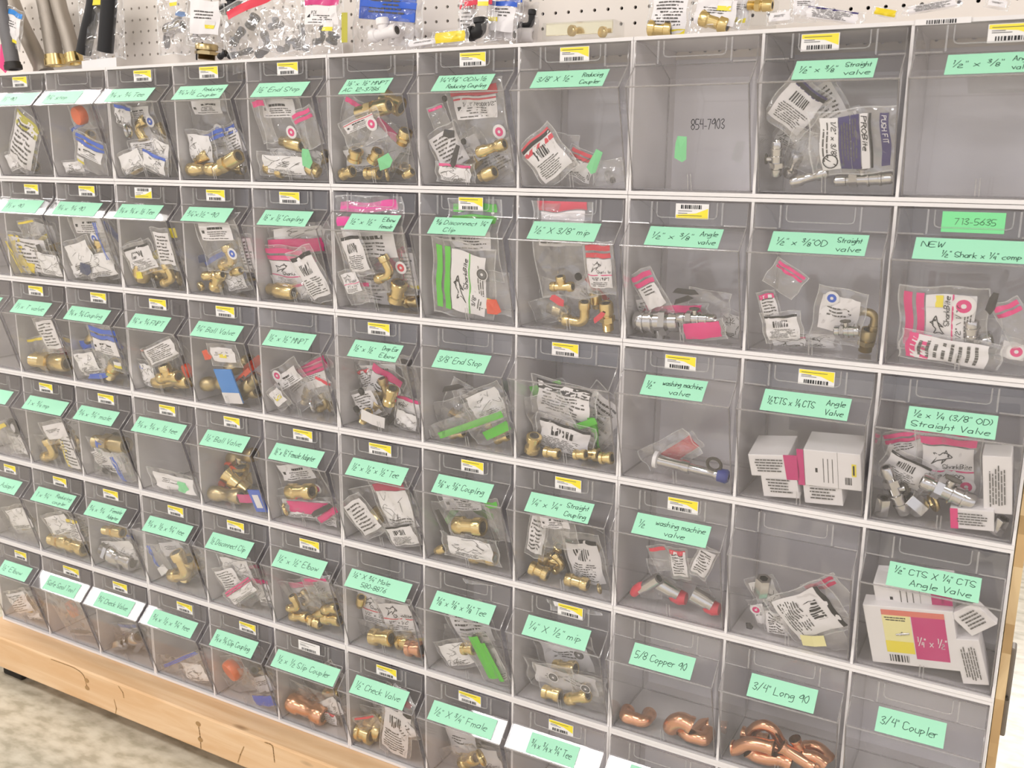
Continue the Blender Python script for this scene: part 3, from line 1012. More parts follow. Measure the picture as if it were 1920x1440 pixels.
def lines_of_text(mb, f, u0, u1, v0, v1, n, rg, m='grey_ink', off=0.0013, fill=.42):
    dv = (v1 - v0) / n
    for k in range(n):
        v = v1 - dv * (k + .5)
        a = u0 + rg.uniform(0, .12) * (u1 - u0)
        b_ = u1 - rg.uniform(0, .25) * (u1 - u0)
        u = a
        while u < b_:
            l = rg.uniform(.06, .2) * (u1 - u0)
            patch(mb, f, u, min(u + l, b_), v - dv * fill / 2, v + dv * fill / 2, m, 2, 1, off)
            u += l + .02 * (u1 - u0)

def barcode(mb, f, u0, u1, v0, v1, rg, off=0.0013):
    u = u0
    while u < u1:
        d_ = rg.choice((.05, .08, .12)) * (u1 - u0)
        patch(mb, f, u, min(u + d_, u1), v0, v1, 'black_ink', 1, 3, off)
        u += d_ + rg.choice((.05, .08)) * (u1 - u0)

SHARK = [[(-.9, -.75), (-.55, -.1), (-.75, .45), (-.25, .25), (.1, .55), (.55, .5), (.9, .25), (.5, .12), (.2, -.02), (-.3, -.25), (-.9, -.75)], [(.2, .5), (.35, .8), (.5, .52)], [(.1, -.05), (.0, -.45), (.35, .0)]]
def shark(mb, f, u0, u1, v0, v1, w, off=0.0013):
    P = lambda a, b_: f(a / w[0], b_ / w[1], -1, off)
    cx, cz, sx, sz = (u0 + u1) / 2 * w[0], (v0 + v1) / 2 * w[1], (u1 - u0) / 2 * w[0], (v1 - v0) / 2 * w[1]
    for q in SHARK:
        ribbon(mb, [(cx + a * sx, cz + b_ * sz) for a, b_ in smooth_line(q)], min(w) * .016, P, 'black_ink')
    patch(mb, f, u0 + (u1 - u0) * .74, u0 + (u1 - u0) * .82, v0 + (v1 - v0) * .62, v0 + (v1 - v0) * .78, 'black_ink', 1, 1, off)

def f_text(mb, f, text, u0, u1, v, hv, w, wid, m='black_ink', off=0.0014, st=1.2):
    P = lambda a, b_: f(a / w[0], b_ / w[1], -1, off)
    text_fit(mb, text, u0 * w[0], u1 * w[0], v * w[1], hv * w[1], wid, P, m, None, 0, st)

HDR_NAME = {'pink': 'pink', 'hotpink': 'bright pink', 'red': 'red', 'blue': 'blue', 'sky': 'sky blue', 'yellow': 'yellow', 'olive': 'olive', 'green': 'green', 'orange': 'orange', 'purple': 'purple', 'black': 'black', 'magenta': 'magenta', 'darkblue': 'dark blue', 'crimson': 'crimson', 'vermilion': 'orange', 'salmon': 'salmon'}
PAN_NAME = {'front': 'printed card', 'back': 'barcode panel', 'sketch': 'diagram print', 'shark': 'shark logo card', 'white': 'white panel', 'pro': 'purple and white print', 'text': 'text panel'}

def bag(x, y, w, h, rot, hdr, panel, emb, fit, opt):
    px, py = XY(x, y)
    th = 0.017 if fit else 0.008
    if opt.get('flat'):
        th = .005
    M, W, Hh = place(px, py, S(w) * 1.06, S(h) * 1.06, rot, th * 1.2, .94, opt.get('back', 0.0))
    SEED[0] += 1
    rg = random.Random(SEED[0])
    g0 = in_bin(film_fn(W, Hh, th, SEED[0]), M)
    W0, H0, K = W, Hh, 1.14
    f = lambda u, v, side, off=0.0: g0(u, v, side, off)
    b = MB()
    nu, nv = 12, 14
    for side in (-1, 1):
        gu = [-.57, -.545] + [-.52 + 1.04 * i / (nu - 4) for i in range(nu - 3)] + [.545, .57]
        gv = [-.57, -.55] + [-.53 + 1.06 * j / (nv - 4) for j in range(nv - 3)] + [.55, .57]
        vs = [f(a, c, side) for c in gv for a in gu]
        for edge in (False, True):
            fs = [(j * (nu + 1) + i, j * (nu + 1) + i + 1, (j + 1) * (nu + 1) + i + 1, (j + 1) * (nu + 1) + i) for j in range(nv) for i in range(nu) if (i in (0, nu - 1) or j in (0, nv - 1)) == edge]
            b.add(vs, [q if side < 0 else q[::-1] for q in fs], 'film_edge' if edge else 'bag_film', True)
    o = b.build('fitting_bag', None, M)
    wh = (W, Hh)
    words = []
    top = .5
    if hdr:
        b = MB()
        if opt.get('side'):
            patch(b, f, -.48, -.34, -.48, .48, hdr, 3, 10)
            patch(b, f, -.28, -.20, -.48, .48, hdr, 2, 10)
        elif opt.get('one') and h < .55 * w and not panel:
            patch(b, f, -.46, .46, -.40, .44, hdr, 10, 4)
        elif opt.get('one'):
            patch(b, f, -.46, .46, .34, .48, hdr, 10, 3)
            top = .33
        else:
            patch(b, f, -.47, .47, .38, .49, hdr, 10, 2)
            patch(b, f, -.47, .47, .23, .33, hdr, 10, 2)
            top = .21
        b.build('header_stripes', o)
        words.append(HDR_NAME[hdr] + ' stripes')
    if panel:
        b, t = MB(), MB()
        if panel == 'front':
            v1 = min(top, .40)
            v0 = v1 - .34
            patch(b, f, -.42, .42, v0, v1, 'card_white', 8, 4)
            if opt.get('line'):
                patch(t, f, -.42, .42, v1 - .055, v1 - .03, opt['line'], 8, 1, .0013)
            patch(t, f, -.36, -.29, v0 + .13, v0 + .19, 'black_ink', 2, 2, .0013)
            if opt.get('t'):
                f_text(t, f, opt['t'].replace('_', ' '), -.26, .40, v0 + .19, .05, wh, .0011)
            else:
                lines_of_text(t, f, -.2, .3, v0 + .19, v0 + .26, 1, rg, 'black_ink', .0013, .6)
            lines_of_text(t, f, -.2, .32, v0 + .07, v0 + .18, 3, rg)
            lines_of_text(t, f, -.38, .40, v0 + .02, v0 + .055, 1, rg)
        elif panel == 'shark':
            v1 = min(top, .46)
            v0 = v1 - .62
            patch(b, f, -.44, .44, v0, v1, 'card_white', 8, 6)
            ln_ = opt.get('line', 'pink')
            patch(t, f, -.44, .44, v0 + .27, v0 + .29, ln_, 8, 1, .0013)
            shark(t, f, -.30, .10, v0 + .32, v1 - .03, wh)
            f_text(t, f, 'SharkBite', -.08, .40, v0 + .32, .07, wh, .0013)
            f_text(t, f, opt.get('t', '1/2"_x_1/2"').replace('_', ' '), -.30, .36, v0 + .17, .06, wh, .001)
            lines_of_text(t, f, -.36, .36, v0 + .03, v0 + .14, 3, rg)
        elif panel == 'back':
            patch(b, f, -.46, .46, -.44, .44, 'card_white', 8, 8)
            patch(t, f, -.46, .46, .36, .44, 'black_ink', 8, 2, .0013)
            barcode(t, f, -.24, .18, .04, .26, rg)
            lines_of_text(t, f, -.40, .38, -.38, -.02, 8, rg)
        elif panel == 'text':
            patch(b, f, -.45, .45, -.42, .44, 'card_white', 8, 8)
            lines_of_text(t, f, -.38, .38, -.34, .38, 8, rg)
        elif panel == 'sketch':
            patch(b, f, -.44, .44, -.40, min(top, .42), 'paper', 8, 8)
            for _ in range(7):
                q = [(rg.uniform(-.36, .36), rg.uniform(-.34, .34))]
                for _k in range(4):
                    q.append((max(-.4, min(.4, q[-1][0] + rg.uniform(-.2, .2))), max(-.38, min(.38, q[-1][1] + rg.uniform(-.2, .2)))))
                ribbon(t, [(a * W, c * Hh) for a, c in smooth_line(q)], .0007, lambda a, c: f(a / W, c / Hh, -1, .0013), 'grey_ink')
            lines_of_text(t, f, -.36, .36, -.36, -.20, 3, rg)
        elif panel == 'white':
            patch(b, f, -.43, .43, -.30, min(top, .40), 'card_white', 8, 6)
            lines_of_text(t, f, -.3, .3, .0, .2, 3, rg)
        elif panel == 'pro':
            # printed side-on: the reading direction runs along the long side
            patch(b, f, -.46, .46, .10, .20, 'card_white', 8, 2)
            patch(b, f, -.46, .46, .35, .46, 'purple', 8, 2)
            patch(b, f, -.46, .46, -.02, .09, 'purple', 8, 2)
            patch(b, f, -.46, .46, -.17, -.03, 'purple', 8, 2)
            patch(b, f, -.46, .46, -.42, -.18, 'paper', 8, 3)
            patch(t, f, -.46, .46, .215, .245, 'black_ink', 8, 1, .0013)
            f_text(t, f, 'PROBite', -.42, .14, .12, .065, wh, .0022, st=3)
            f_text(t, f, 'PUSH FIT', -.42, .05, .375, .055, wh, .0016, 'white', st=3)
            lines_of_text(t, f, -.40, .40, -.15, .06, 6, rg, 'grey_ink')
            f_text(t, f, '1/2" x 3/8"', -.42, .2, -.27, .06, wh, .0014, st=3)
            lines_of_text(t, f, -.40, .40, -.40, -.30, 2, rg)
            for (a, c) in ((.30, -.30),):
                pts = [(a * W + .010 * cos(k * pi / 8), c * Hh + .010 * sin(k * pi / 8)) for k in range(17)]
                ribbon(t, pts, .0016, lambda p_, q_: f(p_ / W, q_ / Hh, -1, .0014), 'black_ink')
                ribbon(t, [(p_[0] * .9 + a * W * .1, p_[1] * .9 + c * Hh * .1) for p_ in (pts[2], pts[10])], .0016, lambda p_, q_: f(p_ / W, q_ / Hh, -1, .0014), 'black_ink')
        pn = b.build('label_card', o)
        if t.v:
            t.build('printing', pn)
        words.append(PAN_NAME[panel])
    if emb:
        b = MB()
        eu, ev = opt.get('e', (.24, -.08))
        R = opt.get('er', 0.0125)
        for k, (rr, mm) in enumerate(((1, 'white'), (.86, 'grey_ink' if emb == 'grey' else 'paper'), (.62, emb if emb != 'grey' else 'grey_plastic'), (.22, 'white'))):
            c0 = (eu * W, ev * Hh)
            if k == 0:
                yy = min(f((c0[0] + R * cos(q * pi / 4)) / W, (c0[1] + R * sin(q * pi / 4)) / Hh, -1, .0012).y for q in range(8))
                cc = f(c0[0] / W, c0[1] / Hh, -1)
            vs = [Vector((cc.x, yy - .0002 * k, cc.z))] + [Vector((cc.x + R * rr * cos(q * pi / 8), yy - .0002 * k, cc.z + R * rr * sin(q * pi / 8))) for q in range(16)]
            b.add(vs, [(0, 1 + q, 1 + (q + 1) % 16) for q in range(16)], mm)
        b.build('emblem', o)
        words.append((HDR_NAME.get(emb, emb)) + ' round emblem')
    if fit:
        body = opt.get('m', 'brass')
        b = MB()
        L, D = min(W * .62, opt.get('L', .052)), opt.get('D', .026)
        fu, fv = opt.get('f', (0, -.28))
        ctr = (f(fu, fv, -1) + f(fu, fv, 1)) / 2
        if CTX['k'] == 'bin':
            cw = M @ ctr
            x0_, z0_ = CTX['c'] * .2, ZB + CTX['r'] * H
            m_ = L * .5
            cw.x = min(max(cw.x, x0_ + .0085 + m_), x0_ + .1915 - m_)
            cw.z = max(cw.z, z0_ + .013 + m_ * .8)
            cw.y = min(max(cw.y, front_y(cw.z - z0_ - m_ * .8) + .0035 + D * .5), .145 - D * .5)
            ctr = M.inverted() @ cw
        b.M = T(*ctr) @ Matrix.Rotation(radians(opt.get('fr', rg.uniform(-25, 25))), 4, 'Y')
        add_fitting(b, fit, L, D, body)
        b.build('fitting', o)
        words.append(ADJ[body] + ' ' + FIT_NAME[fit].replace('_', ' '))
    if opt.get('p'):
        pu, pv = opt['p']
        b = MB()
        sx, sz = .011 / W, .008 / Hh
        if opt.get('pr'):
            sx, sz = sz * Hh / W, sx * W / Hh
        patch(b, f, pu - sx, pu + sx, pv - sz, pv + sz, 'white', 3, 3, .0018)
        patch(b, f, pu - sx, pu + sx, pv - sz, pv - sz * .1, 'sticker_yellow', 3, 2, .0021)
        b.build('price_sticker', o)
    base = 'crumpled clear bag' if not words else 'bag with ' + ' and '.join(words[:2])
    if opt.get('d'):
        base = opt['d'].replace('_', ' ')
    note(o, base, 'bag', px, py)
    return o

def fitting(kind, m, x, y, w, h, rot, opt):
    px, py = XY(x, y)
    q_ = frame_at(px, py, G(w), G(h), rot, .03)
    M, W, Hh = place(px, py, G(w), G(h), rot, min(q_[4], q_[5]) * (1.0 if kind not in ('elbow', 'tee') else .5) + .004, 1.02, 0, True)
    b, rgs = MB(), MB()
    L, D = W, Hh
    if kind in ('elbow', 'tee', 'long_elbow'):
        L = min((W + Hh) / 2, 1.2 * Hh)
        D = opt.get('D', L * .42 if kind != 'long_elbow' else L * .27)
    if kind == 'valve':
        D = Hh * 1.05
    if kind in ('lever_valve', 'hose_valve', 'washer_valve'):
        D = Hh * .8
    RM = Matrix.Rotation(radians(opt.get('yaw', 0)), 4, 'Z')
    if kind in ('ring', 'cap'):
        D = Hh
        L = D * .45
        RM = Matrix.Rotation(radians(opt.get('yaw', 70)), 4, 'Z')
    b.M = RM
    rgs.M = RM
    ring = opt.get('ring', 'collar_grey')
    add_fitting(b, kind, L, D, m, ring, rgs, opt.get('m2', 'vermilion'))
    nm = {'brass': 'brass_', 'old_brass': 'brass_', 'chrome': 'chrome_', 'copper': 'copper_'}.get(m, 'plastic_') + FIT_NAME[kind]
    o = b.build(nm, None, M)
    if rgs.v:
        rgs.build({'lever_valve': 'lever', 'valve': 'knob', 'hose_valve': 'handle'}.get(kind, 'push_ring'), o)
    d = opt['d'].replace('_', ' ') if opt.get('d') else ADJ.get(m, m) + ' ' + FIT_NAME[kind].replace('_', ' ')
    if kind in ('lever_valve', 'hose_valve') and not opt.get('d'):
        d += ' with ' + HDR_NAME.get(opt.get('m2', 'vermilion'), 'coloured') + ' handle'
    note(o, d, FIT_NAME[kind].replace('_', ' '), px, py)
    return o

def scrap(m, x, y, w, h, rot, opt):
    """a small curled piece of paper or tape"""
    px, py = XY(x, y)
    M, W, Hh = place(px, py, S(w), S(h), rot, .004)
    SEED[0] += 1
    rg = random.Random(SEED[0])
    out = [(-.5, -.5 + rg.uniform(0, .2)), (.2, -.5), (.5, -.2 + rg.uniform(-.2, .1)), (.5 - rg.uniform(0, .2), .5), (-.3, .5), (-.5 + rg.uniform(0, .15), .2)]
    if opt.get('rect'):
        out = [(-.5, -.5), (0, -.5), (.5, -.5), (.5, .5), (0, .5), (-.5, .5)]
    P = lambda u, v, k: Vector((u * W, k + .22 * min(W, Hh) * (u * u * 2 + v * .3), v * Hh))
    b = MB()
    a = [P(u, v, 0) for u, v in out] + [P(u, v, .0004) for u, v in out]
    k = len(out)
    b.add(a + [P(0, 0, 0), P(0, 0, .0004)], [(2 * k, i, (i + 1) % k) for i in range(k)] + [(2 * k + 1, k + (i + 1) % k, k + i) for i in range(k)] + [(i, i + k, (i + 1) % k + k, (i + 1) % k) for i in range(k)], m)
    nm = opt.get('n', 'paper_scrap')
    o = b.build(nm, None, M)
    note(o, opt['d'].replace('_', ' ') if opt.get('d') else {'green_scrap': 'green paper scrap', 'notepaper': 'pale yellow paper scrap', 'paper': 'white paper scrap', 'black': 'curled black strip', 'red': 'red tape strip', 'darkblue': 'dark blue scrap'}.get(m, HDR_NAME.get(m, m) + ' plastic strip'), 'scrap', px, py)
    return o

def carton(x, y, w, h, rot, dep, opt):
    """a small folded box with printing; dep = depth in millimetres"""
    px, py = XY(x, y)
    dp = dep / 1000
    M, W, Hh = place(px, py, S(w), S(h), rot, .006, 1.03, 0, True)
    SEED[0] += 1
    rg = random.Random(SEED[0])
    b = MB()
    b.box(-W / 2, W / 2, -.001, dp, -Hh / 2, Hh / 2, opt.get('m', 'card_white'))
    o = b.build('carton', None, M)
    bv = o.modifiers.new('bevel', 'BEVEL')
    bv.width, bv.segments = .0012, 2
    f = lambda u, v, side, off=0.0: Vector((u * W, -.001 - off, v * Hh))
    t = MB()
    k = opt.get('k', 'text')
    if k == 'text':
        lines_of_text(t, f, -.36, .36, -.30, .34, 5, rg)
    elif k == 'vtext':
        g = lambda u, v, side, off=0.0: Vector((-v * W, -.001 - off, u * Hh))
        lines_of_text(t, g, -.40, .40, -.30, .30, 6, rg)
    elif k == 'fold':
        patch(t, f, .095, .10, -.5, .5, 'grey_ink', 1, 1, .0003)
        for q in (-.16, -.08, 0):
            patch(t, f, q, q + .012, -.36, .3, 'grey_ink', 1, 1, .0003)
        patch(t, f, -.30, -.26, -.10, .02, 'black_ink', 1, 1, .0003)
        barcode(t, f, .22, .34, -.36, -.16, rg, .0003)
        patch(t, f, .34, .42, -.12, .22, 'sticker_yellow', 1, 1, .0003)
        patch(t, f, .36, .39, -.08, .18, 'black_ink', 1, 1, .0006)
    elif k == 'blister':
        c = MB()
        patch(c, f, -.30, .02, -.28, .36, 'notepaper', 2, 2, .0003)
        patch(c, f, .03, .40, -.36, .36, 'magenta', 2, 2, .0003)
        patch(c, f, -.30, .40, .36, .45, 'salmon', 2, 2, .0003)
        patch(c, f, -.30, .02, -.28, -.08, 'sticker_yellow', 2, 2, .0005)
        c.build('label_card', o)
        f_text(t, f, '{1/4}" x {1/2}"', .06, .38, -.12, .13, (W, Hh), .0016, 'white', .0007, 1.6)
        lines_of_text(t, f, -.28, 0, .26, .34, 2, rg, 'black_ink', .0006)
        barcode(t, f, -.28, -.06, -.44, -.32, rg, .0006)
        lath = MB()
        lath.M = T(-.09 * W, -.001, .05 * Hh) @ Matrix.Rotation(-.2, 4, 'Y')
        add_fitting(lath, 'valve', .16 * W, .04 * W, 'chrome')
        lath.build('fitting', o)
    t.build('printing', o)
    if opt.get('tag'):
        c = MB()
        a, d_, v0, v1, mm = opt['tag']
        c.slab([(a * W, -.0016, v0 * Hh), (d_ * W, -.0016, v0 * Hh), (d_ * W, -.0016, v1 * Hh), (a * W, -.0016, v1 * Hh)], (0, 1, 0), .0004, mm)
        c.build('coloured_label', o)
    note(o, opt['d'].replace('_', ' '), 'box', px, py)
    return o

def tube(name, m, pts, dia, opt):
    """a bent round piece through picture points, all at one distance"""
    P = []
    for q in pts:
        pt, n = plane(opt.get('dy', 0))
        P.append(hit(*XY(*q), pt, n))
    c = sum(P, Vector()) / len(P)
    pt, n = plane(opt.get('dy', 0))
    p0 = XY(*pts[0])
    D = (hit(p0[0] + S(dia) / 2, p0[1], pt, n) - hit(p0[0] - S(dia) / 2, p0[1], pt, n)).length
    b = MB()
    q = [P[0] + (P[1] - P[0]) * 0] + P[1:]
    fine = []
    for i in range(len(q) - 1):
        a0, a1, a2, a3 = q[max(i - 1, 0)], q[i], q[i + 1], q[min(i + 2, len(q) - 1)]
        for k in range(5):
            t = k / 5
            fine.append(0.5 * (2 * a1 + (a2 - a0) * t + (2 * a0 - 5 * a1 + 4 * a2 - a3) * t * t + (3 * a1 - a0 - 3 * a2 + a3) * t ** 3))
    fine.append(q[-1])
    b.sweep([v - c for v in fine], D / 2, m, 14)
    o = b.build(name, None, T(*c))
    e = opt.get('end')
    if e:
        d = (fine[-1] - fine[-2]).normalized()
        en = MB()
        up = Vector((0, 1, 0))
        a = d.cross(up).normalized()
        up = a.cross(d)
        base = fine[-1] - c
        en.M = Matrix(((d.x, a.x, up.x, base.x), (d.y, a.y, up.y, base.y), (d.z, a.z, up.z, base.z), (0, 0, 0, 1)))
        l = D * opt.get('el', 1.0)
        en.lathe([(-.3, .5), (-.3, 1.12), (.2, 1.12), (.2, 1.25), (.95, 1.25), (1, 1.1), (1, .7), (.6, .6)], l, D, e, 6 if opt.get('hex') else 14, not opt.get('hex'))
        en.build('brass_end' if e == 'brass' else 'end_cap', o)
    note(o, opt['d'].replace('_', ' '), opt.get('cat', 'hose'), *XY(*pts[len(pts) // 2]))
    return o

def filler(n):
    """more of the crumpled bags that crowd a bin, behind those set out by hand"""
    pl = list(CTX['placed'])
    if not pl:
        return
    rg = random.Random(CTX['c'] * 31 + CTX['r'] * 7)
    x0, x1 = min(q[0] - q[2] for q in pl), max(q[0] + q[2] for q in pl)
    y0, y1 = sorted(q[1] for q in pl)[len(pl) // 3], max(q[1] + q[3] for q in pl)
    zo = ZO[:]
    ZO[:] = [0, 0, 1.0]
    for k in range(n):
        w = (x1 - x0) * rg.uniform(.36, .5)
        h = w * rg.uniform(.8, 1.3)
        x = x0 + (x1 - x0) * (k + rg.uniform(.25, .75)) / n
        y = y1 - (y1 - y0) * rg.uniform(.15, .8)
        hd = CTX.get('hd')
        bag(x, y, w, h, rg.uniform(-50, 50), rg.choice((None, None, hd)), rg.choice((None, 'sketch', 'white', 'text', None)), None, rg.choice((None, None, 'coupling', 'stop', 'adapter')), {'m': CTX.get('fm', 'brass'), 'one': 1, 'back': .055 + .026 * k})
    ZO[:] = zo

def pipe(name, m, inside, pts, dia, opt):
    """a bent length of pipe with open ends, through picture points inside the bin"""
    P = []
    for i, q in enumerate(pts):
        pt, n = plane(opt.get('dy', .02) + opt.get('dr', 0.0) * i)
        P.append(hit(*XY(*q), pt, n))
    zmin = ZB + CTX['r'] * H + .0125
    if opt.get('fl'):            # lying on the bin's floor
        P = [hit(*XY(*q), Vector((0, 0, zmin + S(dia) / 2300)), Vector((0, 0, 1))) for q in pts]
        for v in P:
            v.y = min(v.y, .135)
    c = sum(P, Vector()) / len(P)
    pt, n = plane(opt.get('dy', .02))
    p0 = XY(*pts[0])
    D = (hit(p0[0], p0[1] + S(dia) / 2, pt, n) - hit(p0[0], p0[1] - S(dia) / 2, pt, n)).length
    x0, x1 = CTX['c'] * .2 + .008 + D / 2, CTX['c'] * .2 + .192 - D / 2
    for v in P:
        if v.z < zmin + D / 2:
            dz = zmin + D / 2 - v.z
            v.z += dz
            v.y -= .2 * dz
        v.x = min(max(v.x, x0), x1)
        v.y = max(v.y, front_y(v.z - zmin + .0125 - D / 2) + .005 + D / 2)
    fine = []
    for i in range(len(P) - 1):
        a0, a1, a2, a3 = P[max(i - 1, 0)], P[i], P[i + 1], P[min(i + 2, len(P) - 1)]
        for k in range(6):
            t = k / 6
            fine.append(0.5 * (2 * a1 + (a2 - a0) * t + (2 * a0 - 5 * a1 + 4 * a2 - a3) * t * t + (3 * a1 - a0 - 3 * a2 + a3) * t ** 3) - c)
    fine.append(P[-1] - c)
    k = len(fine)
    rr = [D / 2 * (1.12 if i < 3 or i > k - 4 else 1) for i in range(k)]
    b = MB()
    b.sweep(fine, rr, m, 16, caps=False)
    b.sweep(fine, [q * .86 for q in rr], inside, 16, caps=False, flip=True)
    o = b.build(name, None, T(*c))
    note(o, opt['d'].replace('_', ' '), 'pipe elbow', *XY(*pts[len(pts) // 2]))

def parse(text):
    for ln in text.strip().split('\n'):
        ln = ln.split('//')[0].strip()
        if not ln:
            continue
        f = ln.split()
        k = f[0]
        opt = {}
        pos = []
        for q in f[1:]:
            if '=' in q:
                a, v = q.split('=', 1)
                if a in ('e', 'f', 'p'):
                    opt[a] = tuple(float(z_) for z_ in v.split(','))
                elif a == 'tag':
                    z_ = v.split(',')
                    opt[a] = (*[float(t_) for t_ in z_[:4]], z_[4])
                else:
                    try:
                        opt[a] = float(v)
                    except ValueError:
                        opt[a] = v
            else:
                pos.append(q)
        num = lambda i: float(pos[i])
        if k == '@':
            ZO[:] = [num(0), num(1), num(2)]
        elif k == '#':
            c, r = int(pos[0]), 5 - int(pos[1])
            B_ = BINS[(c, r)]
            CTX.update(k='bin', c=c, r=r, placed=B_['placed'], where='in the ' + B_['ref'], grp='fittings in the ' + B_['ref'])
        elif k == '+':
            CTX['hd'], CTX['fm'] = pos[1], pos[2]
            filler(int(pos[0]))
        elif k == '#T':
            CTX.update(k='top', y=num(0), placed=[], where=' '.join(pos[1:]).replace('_', ' '), grp='goods on the pegboard above the bins')
        elif k == 'b':
            nn = [None if q == '-' else q for q in pos[5:9]] + [None] * 4
            bag(num(0), num(1), num(2), num(3), num(4), nn[0], nn[1], nn[2], nn[3], opt)
        elif k == 'f':
            fitting(pos[0], pos[1], num(2), num(3), num(4), num(5), num(6) if len(pos) > 6 else 0, opt)
        elif k == 's':
            scrap(pos[0], num(1), num(2), num(3), num(4), num(5) if len(pos) > 5 else 0, opt)
        elif k == 'x':
            carton(num(0), num(1), num(2), num(3), num(4), num(5), opt)
        elif k == 'u':
            v = [float(q) for q in pos[1:]]
            pipe('copper_long_elbow', 'copper', 'copper_inside', list(zip(v[0::2], v[1::2])), num(0), opt)
        elif k == 't':
            v = [float(q) for q in pos[3:]]
            tube(pos[0], pos[1], list(zip(v[0::2], v[1::2])), num(2), opt)

